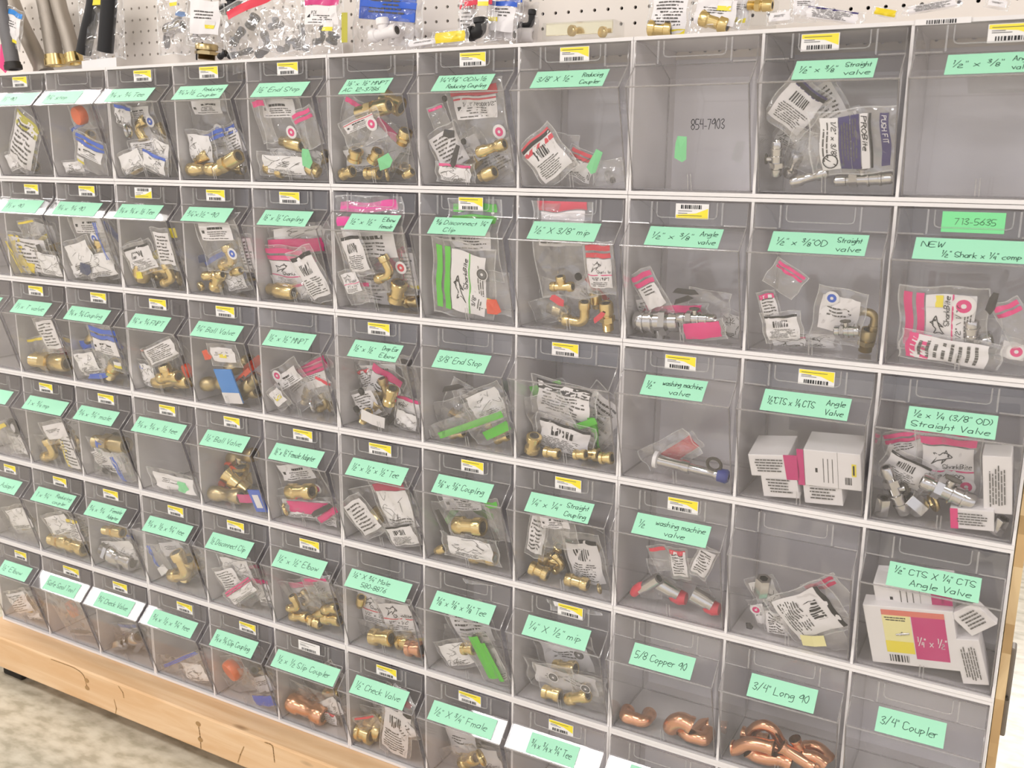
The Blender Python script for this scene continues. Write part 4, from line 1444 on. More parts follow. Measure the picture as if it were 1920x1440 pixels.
# ------------------------------------------------------------------ what lies in the bins, front pieces first
# b x y w h turn stripes card emblem fitting | f kind metal x y w h turn | s paper x y w h turn | x box ... ; # column row
parse('''
@ 0 0 4
# 1 0
b 200 1110 220 290 -42 olive text - adapter m=old_brass
b 120 1200 170 150 20 - sketch
# 2 0
b 690 1190 230 190 -27 blue front - - p=-.3,-.3
b 560 1250 150 90 5 - sketch
f cap orange 595 865 130 130 0 yaw=80
b 640 850 190 190 0 - -
# 3 0
b 1160 1225 190 120 -25 blue sketch one=1
b 960 1250 170 170 25 - sketch - adapter m=brass
b 1215 1150 130 180 -25 - sketch
f ring chrome 960 980 110 110 0 yaw=30
b 915 870 130 140 -15 blue sketch one=1
b 1060 900 190 240 2 - front blue elbow e=.42,-.02 fr=160
b 1110 1130 220 160 8 - text
f elbow brass 1190 1010 130 120 30
# 4 0
f coupling brass 1500 1270 180 90 0
f adapter brass 1710 1250 190 110 32
f ring chrome 1815 1262 70 80 0 yaw=50
b 1645 1095 150 230 22 blue - - - 
b 1760 1060 120 230 28 blue text - -
b 1490 1110 180 220 -6 - sketch - stop
b 1575 870 240 290 2 - front blue - e=.22,-.32
b 1590 1000 120 100 10 - -
@ 480 0 4
# 5 0
s green_scrap 375 1192 80 140 -8
f stop brass 435 1300 100 85 150
b 215 1235 330 150 -4 - sketch
b 395 960 140 260 24 pink - - - 
b 60 900 90 300 10 pink - - - one=1
b 195 900 270 380 0 - front pink stop e=.30,-.20 f=.12,-.42 fr=10
b 120 1300 180 110 12 - - - coupling
b 440 1180 130 120 -20 - sketch
# 6 0
s green_scrap 960 1222 120 100 30
f ring brass 985 1322 100 95 0 yaw=35
f coupling brass 875 1300 90 85 0 
f coupling brass 655 1300 80 85 20
f stop brass 1140 1305 70 60 30
f coupling brass 745 1165 80 90 80
f coupling brass 895 1172 85 85 60
b 800 970 260 200 24 - front pink - line=red e=.34,.05
f adapter brass 1110 1030 100 90 70
b 1060 1140 160 200 -20 - -
f adapter brass 880 820 230 120 14 
f coupling brass 1020 770 150 120 -28
b 800 1190 300 200 8 - sketch
b 690 870 140 220 -30 pink - - - one=1
# 7 0
f coupling brass 1765 1112 190 85 18
s black 1490 1175 46 170 -28
s black 1440 1005 90 60 -8
b 1500 1310 250 130 -6 pink sketch one=1
f stop brass 1735 1320 110 95 20
b 1845 1275 130 170 15 - -
f cap rubber_black 1412 740 42 42 0
f cap rubber_black 1557 1062 42 42 0
b 1670 880 350 470 4 red front pink - one=1 t=1/4"(3/8"OD)X1/2" line=red e=.40,-.22
b 1420 1120 220 300 28 - text
b 1370 870 110 140 20 pink - - - one=1
s green_scrap 1640 700 60 30 0 d=yellow_price_tag_scrap n=price_tag
@ 960 0 4
# 8 0
s green_scrap 615 1215 80 180 -30
b 265 1220 260 330 40 red back
b 720 1290 200 150 10 - - - ring m=clear_shell
f cap rubber_black 755 1352 42 42 0
b 520 1250 210 210 -25 red sketch
b 400 1150 170 240 -10 - -
# 9 0
s green_scrap 1262 1120 90 190 -6
@ 1440 0 4
# 10 0
f valve chrome 720 1345 400 100 3
f valve chrome 65 1190 240 100 88
f coupling chrome 310 1330 260 80 16
b 640 1065 410 560 -87 - pro - -
b 270 1130 220 260 -20 - -
b 210 800 300 360 -38 purple back - - one=1
f coupling chrome 190 1240 170 95 70
b 330 1190 330 260 12 - - -
b 440 780 240 330 30 - text
b 160 1010 220 220 -28 purple sketch - - one=1
b 560 930 240 200 10 - sketch
@ 1440 0 4
@ 0 330 4
# 1 1
s black 310 590 42 160 14
b 390 690 170 160 -12 - sketch
b 130 600 60 260 14 yellow - - - side=1
b 250 600 270 260 -8 yellow text - - side=1
b 215 390 110 110 10 yellow - - - one=1
f adapter old_brass 400 560 120 90 20
b 330 430 200 160 -12 - sketch
b 230 715 150 70 -35 yellow - - - one=1
# 2 1
s darkblue 630 700 90 70 -20
s black 770 775 120 36 0
b 835 490 80 290 3 blue - - - side=1
b 760 680 220 200 10 - sketch
b 600 600 180 240 18 - sketch
b 700 440 240 320 0 - front blue elbow e=.10,-.05
b 580 780 160 110 10 - sketch
# 3 1
s sticker_yellow 1022 725 60 85 -4 rect=1 d=yellow_and_white_price_tag n=price_tag
f stop brass 1085 780 120 100 90
f elbow brass 1260 780 140 130 20
f ring old_brass 1350 800 80 95 0 yaw=40
b 1240 545 120 250 -6 - text
b 1060 615 190 210 16 - back
f coupling brass 1210 700 100 80 0
b 1320 640 140 260 -4 - -
b 1000 560 130 130 20 - -
s sticker_yellow 1310 430 50 70 0 rect=1 d=yellow_price_sticker_scrap n=price_tag
# 4 1
f coupling brass 1600 745 130 62 4
f coupling brass 1645 835 110 85 80
f cap brass 1480 830 60 60 0
f stop brass 1770 720 70 60 20
b 1770 790 150 140 12 - sketch
f ring blue 1830 742 60 60 0
f ring darkblue 1690 785 50 60 0
f ring chrome 1780 870 60 60 0
b 1650 500 260 370 0 - front blue elbow e=.36,-.18
s darkblue 1520 620 80 60 10
b 1570 800 230 140 -8 - -
b 1860 580 100 240 -5 - text
@ 480 330 4
# 5 1
f stop brass 165 875 180 95 -8
b 475 750 160 380 24 - back
b 225 700 270 290 -5 pink shark - - p=.30,-.38
b 300 520 420 110 2 pink - - - one=1
b 290 910 240 130 -10 - - pink - e=-.1,.0
b 420 900 180 120 15 pink sketch one=1
b 330 440 400 140 5 - sketch
# 6 1
b 735 830 120 230 12 - shark
f coupling brass 1062 870 130 105 78
f ring brass 1010 955 90 90 0 yaw=40
f adapter brass 1150 965 140 80 0
b 800 885 130 170 -8 pink - - - one=1
b 1150 700 110 260 -2 pink text - - side=1 p=.2,-.4
b 750 580 140 290 8 - back
f elbow brass 950 700 190 150 20
b 870 520 420 620 1 hotpink front red - e=.42,-.24 
b 1080 800 200 160 15 - -
# 7 1
s vermilion 1772 985 110 110 0 d=orange_disconnect_clip n=disconnect_clip
b 1560 800 480 390 90 green shark grey - e=.2,-.36 er=.012 line=green t=3/8" p=-.22,-.42
b 1610 480 340 520 -2 green front - - 
b 1830 880 130 260 -10 - -
f ring rubber_black 1772 1010 50 50 0
@ 960 330 4
# 8 1
f elbow brass 490 1070 200 170 -10
f tee brass 375 830 220 130 0
f cap rubber_black 497 755 50 50 0
f stop brass 630 935 110 75 95
s red 340 935 120 50 -32
s red 650 1062 110 40 40
f coupling brass 380 1045 70 60 70
f adapter brass 715 1080 190 90 95
b 660 690 190 330 -2 red shark - - t=3/8"_MNPT
b 370 510 370 680 0 red front - - t=1/2"_X_3/8"_MNPT one=1
b 280 1060 200 160 12 - -
b 560 960 260 220 -10 - -
# 9 1
f valve chrome 1095 1140 300 170 178 
f valve chrome 1380 1068 260 90 -3
b 1430 1190 280 130 4 pink - - - one=1
b 1215 1010 420 90 0 pink - - - one=1
b 1005 880 150 330 24 pink white - -
s black 1300 868 200 40 -6
s black 1280 930 160 40 18
b 1480 960 260 170 -10 - -
b 1640 1120 150 190 -12 - sketch
b 980 1060 120 260 5 - text
@ 1440 330 4
# 10 1
b 130 770 230 180 -34 pink - - -
b 110 1130 250 190 4 - back
f valve chrome 590 1160 170 90 0
b 530 1050 320 340 -12 - white blue - e=-.22,.36 er=.011
s paper 590 1100 230 70 -28 rect=1 d=white_tag_strip n=tag_strip
f elbow old_brass 745 1070 170 150 80
f adapter old_brass 740 1250 150 120 80
b 330 1250 360 110 -3 - sketch
b 160 1290 260 70 0 pink sketch one=1
b 20 1000 120 240 10 pink text - - one=1
# 11 1
b 1360 1335 180 640 78 pink text
b 1310 1070 400 560 88 pink shark pink valve m=chrome t=1/2"_X_1/4"_OD e=.28,-.26 er=.016 p=.33,.10 pr=1 f=-.3,-.36 fr=0
b 1860 1100 190 300 20 pink - - -
b 1840 1310 200 160 -14 - white pink - e=.1,.1
s black 1680 960 70 170 -14
b 1600 1180 260 180 0 - - - stop m=chrome
@ 0 680 4
# 1 2
f adapter brass 340 20 240 100 -6
f ring old_brass 450 40 90 80 0 yaw=50
@ 0 330 4
b 380 1190 130 240 8 - text
s black 378 1180 38 150 6
f cap red 465 1325 110 110 0
b 330 1300 170 120 -10 - -
b 270 1270 130 120 10 yellow - - - one=1
# 2 2
b 810 1290 210 250 -14 blue front - - p=.28,-.36
f stop brass 680 1220 70 65 40
b 640 1390 150 160 8 - sketch
@ 0 680 4
f adapter brass 860 100 110 80 70
s blue 730 120 150 40 4
b 700 30 200 130 6 - text
@ 0 330 4
b 670 1260 150 80 8 blue - - - one=1
# 3 2
@ 0 680 4
f tee brass 1270 110 200 160 5
f coupling brass 1310 195 230 90 0
b 1140 160 110 160 -16 - sketch
f adapter old_brass 1405 195 130 90 20
b 1095 110 70 140 -14 blue - - - one=1
f cap vermilion 1410 60 70 90 0
@ 0 330 4
b 1210 1320 230 140 24 - text
b 1180 1400 200 120 0 - -
b 1100 1340 90 80 0 orange - - - one=1
# 4 2
@ 0 680 4
x 1715 185 130 250 -2 3 m=sky k=none d=blue_and_white_hang_tag tag=-.5,.5,-.5,-.18,white
f coupling old_brass 1590 150 150 95 6
f lever_valve old_brass 1860 185 190 120 42 m2=vermilion
f coupling old_brass 1880 285 130 100 10
@ 0 330 4
b 1680 1345 190 140 -4 - white - - flat=1 d=white_hang_tag_with_yellow_mark p=0,.1
s vermilion 1545 1345 60 80 20
s vermilion 1890 1420 200 70 38
f coupling old_brass 1800 1420 160 110 20
# 0 3
@ 0 680 4
b 55 560 100 210 32 yellow - - - one=1
f ring grey_plastic 95 490 110 120 0 yaw=30
b 150 620 110 130 -10 - sketch
# 1 3
b 545 700 120 210 -18 yellow text - - side=1
f elbow brass 370 690 120 130 0
b 440 520 170 150 10 - white
f stop brass 470 575 90 70 40
b 330 720 120 150 -10 - -
# 2 3
f adapter old_brass 830 605 220 95 -8
f cap rubber_black 740 580 45 45 0
f cap rubber_black 875 570 60 80 0
b 750 745 60 190 -35 blue - - - one=1
b 940 820 110 190 10 blue - - - side=1
b 840 750 190 230 -6 - sketch
b 700 690 100 130 20 - text
s black 790 850 100 30 -20
# 3 3
s green_scrap 1365 940 90 70 -14
b 1320 910 330 130 -14 - white
s grey_plastic 1340 840 80 26 16
# 4 3
f coupling old_brass 1690 1020 200 85 -8
s magenta 1840 1022 120 60 0 rect=1 d=magenta_price_tag n=price_tag
f lever_valve brass 1760 890 190 100 140 m2=vermilion
f lever_valve brass 1830 900 180 110 100 m2=vermilion
f mech chrome 1785 790 150 110 90
s white 1785 975 60 60 0
s vermilion 1700 800 100 50 10
f coupling old_brass 1800 700 170 90 10
@ 480 680 4
x 40 1045 90 160 -3 3 m=blue k=none d=blue_barcode_hang_tag tag=-.25,.25,-.3,.3,white
@ 480 330 4
# 5 2
@ 480 680 4
b 175 260 90 160 40 - white - - p=.1,.1
f ring chrome 420 320 90 90 0 yaw=40
f elbow old_brass 500 330 120 100 20
f ring old_brass 560 350 80 90 0 yaw=30
b 265 190 200 320 30 - front pink - e=-.22,.40
b 530 190 130 110 -28 red - - - one=1
b 455 120 190 190 18 pink white - -
b 430 40 230 110 28 pink - - - one=1
b 450 380 220 130 0 - -
# 6 2
f coupling brass 1010 250 110 85 75
b 1150 330 190 120 -18 pink sketch one=1
b 1140 460 170 120 -22 - sketch
s black 1030 440 130 50 50
s white 870 425 190 70 -22 rect=1 d=white_tag_strip n=tag_strip
f adapter brass 825 420 80 70 60
f cap rubber_black 755 350 46 46 0
f cap rubber_black 790 216 46 46 0
f coupling old_brass 900 350 110 90 60
b 800 300 160 200 14 - text
f elbow old_brass 930 200 150 130 0
b 950 130 290 280 0 - front red - e=.30,-.20
b 1170 130 90 300 -3 black - - - one=1
b 820 120 110 160 18 red text - - one=1
# 7 2
s green 1600 472 500 48 19 rect=1 d=long_green_header_strip n=header_strip
b 1600 490 530 120 20 - - 
s green 1800 515 200 70 26 rect=1 d=folded_green_header_strip n=header_strip
b 1780 530 260 150 26 - -
f coupling brass 1510 545 90 62 10
f coupling brass 1850 595 90 65 20
b 1730 300 260 210 22 - sketch
s black 1470 190 170 40 12
s black 1630 255 300 36 24
b 1450 400 190 220 12 - - - cap m=grey_plastic
b 1600 320 200 180 -10 - -
# 5 3
f ring brass 220 1100 70 80 0 yaw=40
s black 490 1110 170 44 26
b 540 1140 160 60 34 pink - - - one=1
b 400 1085 310 90 -4 pink - - - one=1
b 420 1170 380 140 -4 - sketch
f coupling brass 335 965 160 95 0
b 340 890 270 330 4 - front pink - e=.34,-.14
b 190 1060 120 200 10 - -
b 560 1180 120 120 -20 - text
# 6 3
b 1100 1290 190 160 8 - back
b 790 1150 150 300 30 - text
f stop brass 885 1170 120 100 130
b 1060 1080 240 350 0 crimson sketch - - one=1
b 880 1240 160 160 -10 - -
b 1000 1180 420 330 4 - -
# 7 3
b 1610 1390 360 150 -12 - sketch
f stop brass 1385 1410 70 60 20
f coupling brass 1600 1225 190 105 -4
b 1580 1120 290 320 0 - front - - 
b 1800 1180 100 260 -4 green - - - one=1
s black 1400 1200 46 200 6
s black 1790 1310 40 80 0
b 1440 1200 160 300 6 - -
@ 480 1040 3.6
f coupling brass 1540 50 150 68 -8
@ 960 680 4
# 8 2
f coupling brass 150 625 110 100 80
f coupling brass 300 690 100 65 -10
f coupling brass 512 690 80 62 0
f coupling brass 595 722 110 80 -6
f coupling brass 708 715 80 75 0
b 400 600 390 210 -18 - back
s green 545 465 170 50 18 rect=1 d=bent_green_header_strip n=header_strip
s green 600 470 44 110 4 rect=1 d=upright_green_header_strip n=header_strip
b 680 540 120 230 -6 green - - - side=1
b 390 290 420 230 -16 black text - -
b 240 380 260 260 10 - -
b 240 190 240 90 12 green - - - one=1
# 9 2
f washer_valve chrome 1345 845 520 120 -14
b 1250 660 280 120 32 red - - - one=1
b 1180 730 330 190 26 - -
# 10 2
@ 1440 680 4
x 485 805 430 270 -6 55 k=fold d=white_carton_with_barcode_and_yellow_price_strip tag=-.62,-.5,-.5,.5,magenta
@ 960 680 4
x 1932 770 300 160 -2 60 k=text d=white_carton_with_magenta_hang_tab tag=.38,.72,-.62,.52,magenta
@ 1440 680 4
x 410 1010 290 180 -5 52 k=text d=white_carton_under_the_barcode_carton
@ 960 680 4
x 2010 940 270 170 -4 55 k=text d=white_carton_under_the_magenta_tab_carton
# 11 2
@ 1440 680 4
f nut chrome 1735 1235 110 100 60
f valve chrome 1345 965 390 130 -24
f nut chrome 855 1095 110 110 80
f valve chrome 950 1000 340 110 -68
f nut chrome 1100 1120 140 120 -40
x 1530 1175 330 150 -5 30 k=text d=white_carton_lying_flat_with_pink_end tag=-.5,-.32,-.5,.5,pink
f ring brass 1240 1045 120 120 0 yaw=35
x 1730 920 220 430 -4 32 k=vtext d=white_carton_standing_on_end
b 990 800 330 210 -26 - back
b 1350 730 420 480 -6 pink shark pink - t=X_3/8"OD e=.32,-.34 er=.013
b 1040 640 280 240 10 pink white - -
f elbow chrome 1000 940 140 120 20
@ 0 680 4
# 0 4
b 200 1180 150 180 10 - sketch - adapter m=old_brass
b 240 1290 120 130 -20 - -
b 90 1200 130 150 0 - -
# 1 4
b 620 1270 110 130 -18 yellow text - - one=1
f adapter brass 430 1340 130 80 -10
f coupling brass 590 1400 110 70 -20
b 450 1210 160 160 12 - sketch
b 520 1360 150 120 -10 - white
b 500 1180 130 120 -20 - -
# 2 4
f adapter brass 850 1265 130 60 -8
@ 0 1040 3.6
f adapter chrome 730 30 110 70 -30
f coupling chrome 860 70 110 70 -20
b 800 40 200 140 0 - sketch
b 930 40 120 110 20 - -
# 3 4
s white 1092 108 60 60 40
f elbow brass 1200 80 170 150 0
f adapter brass 1285 170 120 80 80
f coupling old_brass 1320 110 110 80 40
b 1320 40 130 120 10 darkblue - - - one=1
b 1070 10 90 130 -4 blue - - - side=1
b 1200 150 250 160 0 - -
@ 0 680 4
b 1290 1390 170 130 6 - white
@ 0 1040 3.6
# 4 4
b 1640 265 190 110 34 pink sketch - -
b 1555 170 130 170 12 - text
b 1700 290 140 100 40 pink - - - one=1
b 1600 90 200 130 -10 - sketch
@ 480 1040 3.6
b 60 250 110 150 -10 pink sketch one=1
# 5 4
f coupling brass 302 442 100 52 -6
f coupling brass 512 432 100 62 -8
f elbow brass 245 330 90 90 0
f coupling brass 500 365 80 55 10
f adapter brass 400 480 90 50 -20
f elbow brass 330 290 80 80 30
f stop brass 420 400 70 50 20
b 300 400 230 200 -10 - -
b 470 400 200 190 8 - -
b 450 225 160 120 0 pink - - - one=1
# 6 4
f coupling brass 858 605 120 78 -6
f coupling copper 1085 680 90 75 -6
f coupling brass 1020 655 70 75 -6
b 985 460 220 260 -3 - shark - - line=red p=.40,-.30
b 790 410 200 250 -18 - shark - - line=red
f stop brass 680 310 60 55 80
b 830 560 220 100 -10 - -
b 1060 600 160 120 0 - -
# 7 4
s green 1528 700 62 280 0 rect=1 d=wide_green_header_strip n=header_strip
s green 1592 730 30 260 1 rect=1 d=narrow_green_header_strip n=header_strip
b 1560 710 150 300 2 - -
b 1630 745 90 250 2 - sketch
f coupling brass 1435 635 70 62 0
b 1360 700 180 170 8 - sketch
f elbow old_brass 1470 600 90 90 0
b 1450 460 250 260 0 - text
b 1440 190 260 130 -6 green white - - one=1
@ 960 1040 3.6
# 8 4
f coupling brass 270 948 110 58 -16
f coupling brass 450 1015 130 70 10
b 320 960 220 190 -10 - - grey - e=0,.25 er=.011
b 520 980 190 190 -14 - - grey - e=0,.22 er=.010
b 370 850 470 140 -15 - white
f coupling brass 358 765 130 75 -4
b 380 690 340 240 -4 - white grey - e=.26,.12 er=.012
b 330 380 300 130 -6 orange white - - one=1
# 8 3
f coupling brass 190 155 120 62 -24
f coupling brass 440 195 140 62 -16
f ring old_brass 592 252 55 55 0 yaw=20
f elbow brass 300 60 110 100 30
s black 372 60 46 200 -6
b 500 70 220 300 -7 - back
@ 960 680 4
b 340 1250 230 240 -4 - front - -
b 190 1290 130 280 -24 - text
f coupling brass 330 1420 90 80 60
# 9 3
@ 960 1040 3.6
f hose_valve chrome 905 245 190 110 32 m2=red
f hose_valve chrome 1090 300 210 120 150 m2=red
f hose_valve chrome 1320 345 200 120 150 m2=red
b 1130 60 110 170 -8 red text - - one=1
b 1290 50 120 180 -28 - text
b 1010 20 110 150 6 red - - - one=1
b 1130 200 300 240 0 - -
b 920 330 150 70 -6 - -
# 10 3
@ 1440 1040 3.6
s notepaper 302 615 160 66 -2 rect=1
b 290 395 330 340 -52 - back
b 60 480 150 150 -10 - text
b 470 590 150 170 6 - -
@ 960 1040 3.6
s black 1600 485 50 44 0
b 1680 400 90 170 4 - white pink - e=-.1,.24 er=.010
f nut chrome 1690 215 100 100 80
b 1720 260 170 200 8 - sketch
@ 1440 1040 3.6
b 440 270 200 200 20 crimson - - -
# 11 3
x 960 650 600 380 -6 25 k=blister d=white_blister_pack_with_magenta_quarter_by_half_panel
x 1390 735 180 300 -3 30 k=vtext d=white_carton_standing_at_the_end
x 970 320 530 170 -5 45 k=fold d=white_carton_with_magenta_end_on_the_blister_pack tag=.24,.5,-.5,.5,magenta
x 1385 440 190 200 26 12 k=text d=white_leaflet_tilted_against_the_side
# 9 4
@ 960 1040 3.6
u 62 740 1050 765 1105 810 1145 860 1150 905 1125 930 1085 fl=1 d=copper_elbow_lying_alone_at_the_label_start_side
u 78 1085 1250 1075 1180 1100 1130 1150 1120 1215 1155 dy=.020 d=copper_elbow_arched_upright
u 66 1140 1180 1180 1240 1240 1270 1300 1255 1325 1210 fl=1 d=copper_elbow_open_upward_in_front
u 60 1190 1230 1250 1200 1290 1160 1325 1160 fl=1 d=copper_elbow_half_hidden_behind_the_others
# 10 4
@ 1340 1260 6.4
u 120 200 1020 260 925 400 875 560 890 700 930 dy=.012 d=copper_long_elbow_sweeping_across_the_front
u 125 390 980 460 1050 600 1080 760 1090 900 1140 dy=.004 d=copper_long_elbow_lowest_at_the_front
u 95 430 740 500 660 610 640 710 700 770 800 820 880 dy=.045 d=copper_long_elbow_arching_on_top_of_the_heap
u 95 960 800 1000 880 1060 980 1150 1050 1260 1110 dy=.035 d=copper_long_elbow_with_one_end_pointing_up
u 105 800 890 900 960 1040 1050 1180 1130 dy=.020 d=copper_long_elbow_crossing_the_heap
u 100 1090 900 1200 890 1300 950 1375 1040 dy=.058 d=copper_long_elbow_bent_at_the_far_side
u 100 1080 1000 1180 1010 1260 1050 1320 1100 dy=.030 d=copper_long_elbow_with_round_open_end_showing
u 100 330 850 420 810 520 800 640 840 dy=.070 d=copper_long_elbow_low_behind_the_arch
u 110 560 960 700 990 850 1010 980 1080 dy=.050 d=copper_long_elbow_buried_in_the_middle
# 0 5
@ 0 1040 3.6
b 140 320 120 150 10 - text - adapter m=brass
b 200 380 130 100 -10 - -
b 240 420 90 60 0 - sketch
# 1 5
b 480 400 160 230 -4 - -
f cap orange 490 365 120 90 0 yaw=60 d=orange_seal_tool
s grey_plastic 540 522 150 24 -3
# 2 5
f nut chrome 810 640 60 60 20
f coupling chrome 905 650 120 90 20
f nut chrome 970 675 70 60 60
f ring chrome 930 610 70 60 0
b 890 680 240 130 -6 - -
# 3 5
b 1250 765 240 70 22 blue - - -
b 1340 845 150 120 -6 - sketch
f ring chrome 1390 850 60 70 0
s grey_plastic 1125 690 30 26 0
b 1220 840 160 90 -10 - -
# 4 5
f cap orange 1565 775 95 110 0 yaw=75
b 1565 860 120 200 -3 - -
b 1650 920 150 130 12 - -
f coupling grey_plastic 1690 820 90 60 60
@ 480 1040 3.6
b 65 990 140 70 -2 blue - - - one=1
b 60 890 130 140 10 - white
f cap rubber_black -20 880 60 50 0
# 5 5
f slip copper 360 1090 230 70 -24
f coupling brass 470 1150 70 52 -22
f slip copper 270 1060 180 60 -22
f cap rubber_black 230 1075 50 60 0
f ring grey_plastic 465 1050 64 60 0
b 400 1130 330 130 -22 - -
b 520 1060 130 150 20 - sketch
b 530 1180 90 60 -20 red text - - one=1
# 6 5
b 960 1225 200 290 -30 - back
f coupling brass 730 1230 90 75 -20
f adapter brass 790 1290 120 70 -30
b 755 1130 130 80 8 red - - - one=1
b 800 1240 230 170 -10 - -
b 1090 1180 110 200 10 - text
# 7 5
f ring brass 1520 1370 100 90 0 yaw=40
f coupling brass 1440 1405 90 80 20
b 1380 1400 220 110 8 - -
b 1560 1390 200 130 -8 - sketch
@ 0 0 1
# 1 0
+ 1 olive old_brass
# 3 0
+ 2 blue brass
# 4 0
+ 2 blue brass
# 5 0
+ 2 pink brass
# 6 0
+ 3 pink brass
# 7 0
+ 2 pink brass
# 1 1
+ 2 yellow old_brass
# 2 1
+ 2 blue brass
# 3 1
+ 2 yellow brass
# 4 1
+ 3 blue brass
# 5 1
+ 2 pink brass
# 6 1
+ 3 pink brass
# 8 1
+ 2 red brass
# 1 2
+ 2 yellow brass
# 2 2
+ 2 blue brass
# 3 2
+ 2 blue brass
# 5 2
+ 2 pink old_brass
# 6 2
+ 3 pink brass
# 7 2
+ 2 green brass
# 8 2
+ 2 green brass
# 0 3
+ 1 yellow brass
# 1 3
+ 2 yellow brass
# 2 3
+ 2 blue brass
# 7 3
+ 2 green brass
# 8 3
+ 2 pink brass
# 1 4
+ 2 yellow brass
# 2 4
+ 2 blue chrome
# 3 4
+ 2 blue brass
# 4 4
+ 2 pink brass
# 5 4
+ 3 pink brass
# 7 4
+ 1 green brass
# 0 5
+ 1 blue brass
# 2 5
+ 1 blue chrome
# 4 5
+ 1 blue brass
# 5 5
+ 2 red brass
# 6 5
+ 2 red brass
# 7 5
+ 2 blue brass
# 2 0
+ 1 blue brass
''')

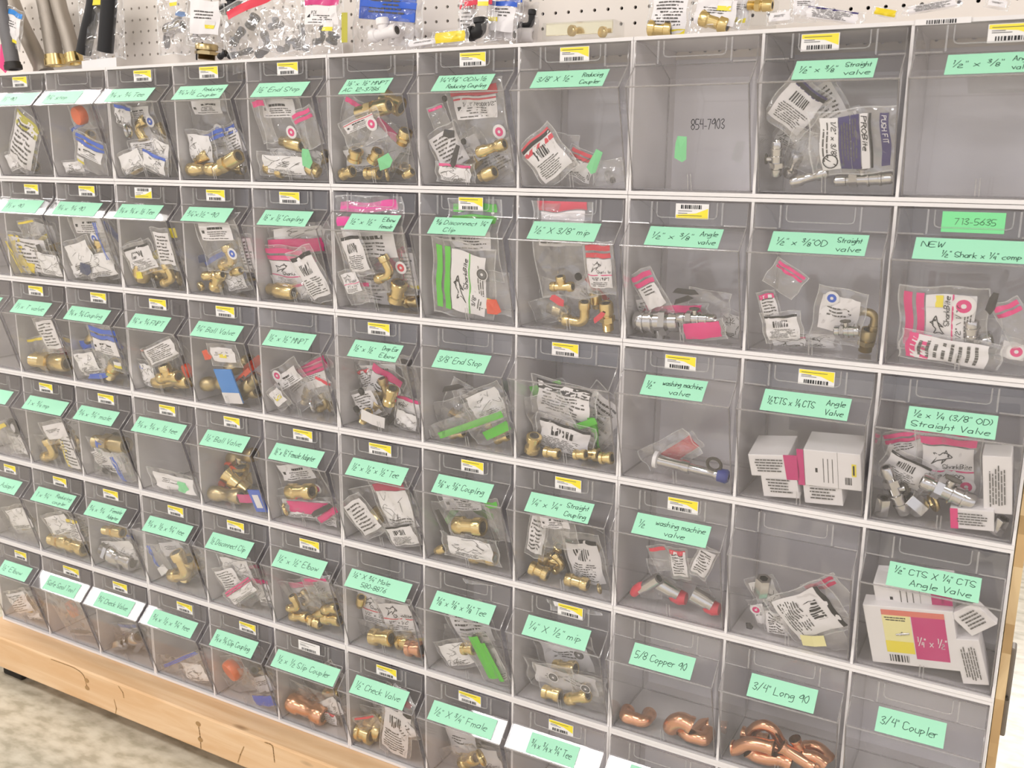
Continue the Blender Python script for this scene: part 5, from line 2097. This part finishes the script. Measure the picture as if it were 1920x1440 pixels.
# ------------------------------------------------------------------ goods hanging and lying above the bins
parse('''
@ 0 0 8
#T 0.045 on_the_frames_at_the_far_end
t flexible_hose grey_plastic 130 -30 -120 40 200 130 640 190 960 d=bundled_grey_supply_hose_with_dark_open_end end=collar_dark el=.4
s pink 45 880 170 420 -8 d=bright_pink_bag_corner n=bag_corner
b 215 420 230 460 -26 sky white - - p=.2,-.3 one=1
s white 90 740 130 380 -14 rect=1 d=white_cardboard_strip_leaning_beside_the_pink_bag n=card_strip
#T 0.10 by_the_pegboard
t flexible_hose braid 150 110 -160 260 250 480 700 640 1040 dy=.02 d=braided_steel_hose_bent_behind_the_blue_bag end=braid el=.3
t flexible_hose braid 165 640 -160 700 120 760 480 820 860 d=braided_steel_hose_with_brass_end_beside_the_bent_hose end=brass el=.5
t flexible_hose braid 150 830 -160 900 140 1010 500 1100 840 d=braided_steel_hose_with_brass_end_beside_the_black_tubes end=brass el=.5
#T 0.09 by_the_pegboard
t insulation_tube rubber_black 150 1430 -160 1400 120 1320 460 1250 800 d=black_foam_tube_with_yellow_band cat=tube
t insulation_tube rubber_black 160 1640 -160 1630 120 1605 460 1580 780 d=black_foam_tube_without_band cat=tube
#T 0.075 by_the_pegboard
s sticker_yellow 1425 10 150 130 4 rect=1 d=yellow_band_round_the_black_foam_tube n=tape_band
b 1380 300 300 1000 7 - - - - d=clear_sleeve_round_the_banded_black_tube
b 1680 250 300 1050 2 - - - - d=wide_clear_sleeve_round_the_plain_black_tube
s white 1470 960 520 150 6 rect=1 d=white_header_card_under_the_black_tubes n=header_card
@ 0 0 4
#T 0.10 on_the_pegboard
b 1300 170 200 400 2 - - - coupling m=chrome f=0,-.1 d=clear_bag_of_grey_ring_fittings p=.1,.36
s sky 1350 105 80 40 -8
f ring grey_plastic 1250 310 90 110 0 yaw=30
f coupling grey_plastic 1310 200 120 90 30
f elbow grey_plastic 1300 260 130 110 0
b 1540 150 240 340 -3 - white - - p=.2,-.1 d=clear_bag_with_white_card_and_price_tag
f adapter chrome 1500 260 110 80 40
f tee rubber_black 1740 60 150 170 10
#T 0.07 standing_on_the_frames
f adapter old_brass 1550 390 110 110 90 d=dull_brass_adapter_with_wire_loop
t wire_loop rubber_black 9 1520 320 1485 350 1475 400 1475 450 d=thin_black_wire_loop_beside_the_brass_adapter cat=wire
@ 380 0 6.4
#T 0.06 in_the_big_bag_of_black_elbows
f elbow rubber_black 720 540 260 190 30
f elbow rubber_black 1150 420 300 170 20
f tee rubber_black 880 310 180 160 10
f coupling rubber_black 420 440 200 80 55
f elbow rubber_black 980 540 220 150 -10
f coupling rubber_black 600 260 150 100 60
f coupling rubber_black 240 660 90 70 30
f tee rubber_black 1180 570 240 160 -10
f elbow rubber_black 1400 430 200 150 15
f coupling rubber_black 1560 460 110 110 70
f coupling rubber_black 450 640 260 70 15
#T 0.03 on_the_frames
b 700 330 780 680 24 red - - - d=big_clear_bag_of_black_elbows one=1
b 1430 290 430 620 0 magenta front - - t=PEX p=.2,-.05 e=.24,-.2 one=1
b 1010 400 560 420 -10 - - - - d=crumpled_clear_bag_over_the_black_elbows
s olive 1695 330 70 360 2 rect=1 d=thin_yellow_green_strip_on_the_pegboard n=plastic_strip
@ 480 0 4
#T 0.05 on_the_frames
f tee white 960 250 300 190 14 d=white_plastic_tee_in_the_blue_bag
b 990 170 430 440 -4 blue - - - d=blue_topped_bag_round_the_white_tee
#T 0.08 behind_the_white_tee
x 985 40 420 230 -4 3 m=blue k=text d=blue_printed_card_behind_the_white_tee
b 1090 210 160 220 0 sky - - - one=1
#T 0.05 on_the_frames
b 1460 280 230 90 6 yellow - - - d=yellow_labelled_bag_lying_flat one=1
b 1270 320 260 60 8 - white
#T 0.08 on_the_pegboard
b 1670 120 210 330 4 red - - elbow m=rubber_black p=.2,.3
b 1590 150 120 320 2 red text - -
b 1850 130 200 340 -4 blue white - - p=-.3,.0
f coupling white 1850 260 160 90 0
f ring rubber_black 1890 275 50 60 0 yaw=40
@ 960 0 4
b 20 130 100 300 -2 blue - - - one=1
f elbow rubber_black 110 150 110 150 0
b 120 170 170 320 -2 - - - cap m=white
#T 0.05 lying_on_the_frames
x 495 225 540 130 3 40 m=clear_shell k=none d=clear_plastic_clamshell_with_brass_plate
#T 0.055 inside_the_clamshell
f cap brass 450 230 80 80 0 yaw=60
f cap brass 680 240 80 80 0 yaw=60
x 500 215 500 90 3 3 m=pale_brass k=none d=shiny_brass_cover_plate
#T 0.06 on_the_pegboard
b 1185 110 270 260 0 - text - coupling p=.28,-.40 f=-.2,-.40 fr=4 d=clear_bag_printed_coupling_with_brass_piece
b 1530 110 330 260 -4 - white - coupling p=.18,.26 f=0,-.2 fr=12
b 1720 80 130 240 -6 - white - - p=.0,-.2
x 1850 90 200 210 0 35 m=clear_shell k=none d=clear_box_with_brass_coil_beside_the_pegboard
#T 0.07 inside_the_clear_box
f adapter brass 1860 40 170 90 0
@ 1440 0 4
#T 0.05 lying_on_the_frames
b 90 130 170 90 6 - white
b 480 115 400 90 -8 purple text - - one=1
#T 0.08 behind_the_purple_bag
b 270 50 170 200 0 - white
#T 0.06 lying_on_the_frames
b 880 95 160 60 -10 yellow - - - one=1
b 1230 50 380 60 10 - text
b 1720 30 150 70 -10 - white
''')
# barcode label stuck on the top rail
_b = MB(); _b.box(-.034, .034, -.0005, 0, -.0030, .0045, 'white')
_px = hit(1770, 21, Vector((0, -.0022, 0)), Vector((0, -1, 0)))
_o = _b.build('shelf_sticker', None, T(_px.x, -.0024, ZB + NR * H - .0040))
_b = MB()
_rg = random.Random(9)
_u = -.02
while _u < .016:
    _d = _rg.choice((.0008, .0014, .002))
    _b.box(_u, _u + _d, -.0007, -.0005, -.0022, .0028, 'black_ink')
    _u += _d + _rg.choice((.0008, .0014))
_b.build('barcode', _o)
tag(_o, 'white barcode sticker on the top rail above the empty Angle Valve bin', 'sticker')

# ------------------------------------------------------------------ labels: one description per thing
def clip(words, n):
    return words[:n]
ORD = ['leftmost', 'second from left', 'third from left', 'fourth from left', 'fifth from left', 'sixth from left', 'seventh from left', 'eighth from left', 'ninth from left', 'tenth from left', 'eleventh from left', 'twelfth from left']
by = {}
for rec in LABELS:
    by.setdefault((rec[1], rec[3]), []).append(rec)
for (desc, where), recs in by.items():
    recs.sort(key=lambda q: q[4])
    for i, (o, d, cat, w, px, py, grp) in enumerate(recs):
        if len(recs) == 1:
            s_ = d + ' ' + w
        elif len(recs) == 2 and abs(recs[0][4] - recs[1][4]) < abs(recs[0][5] - recs[1][5]):
            s_ = ('upper ' if py == min(q[5] for q in recs) else 'lower ') + d + ' ' + w
        elif len(recs) == 2:
            s_ = ('left ' if i == 0 else 'right ') + d + ' ' + w
        else:
            s_ = d + ', ' + ORD[min(i, len(ORD) - 1)] + ', ' + w
        tag(o, s_, cat, grp)
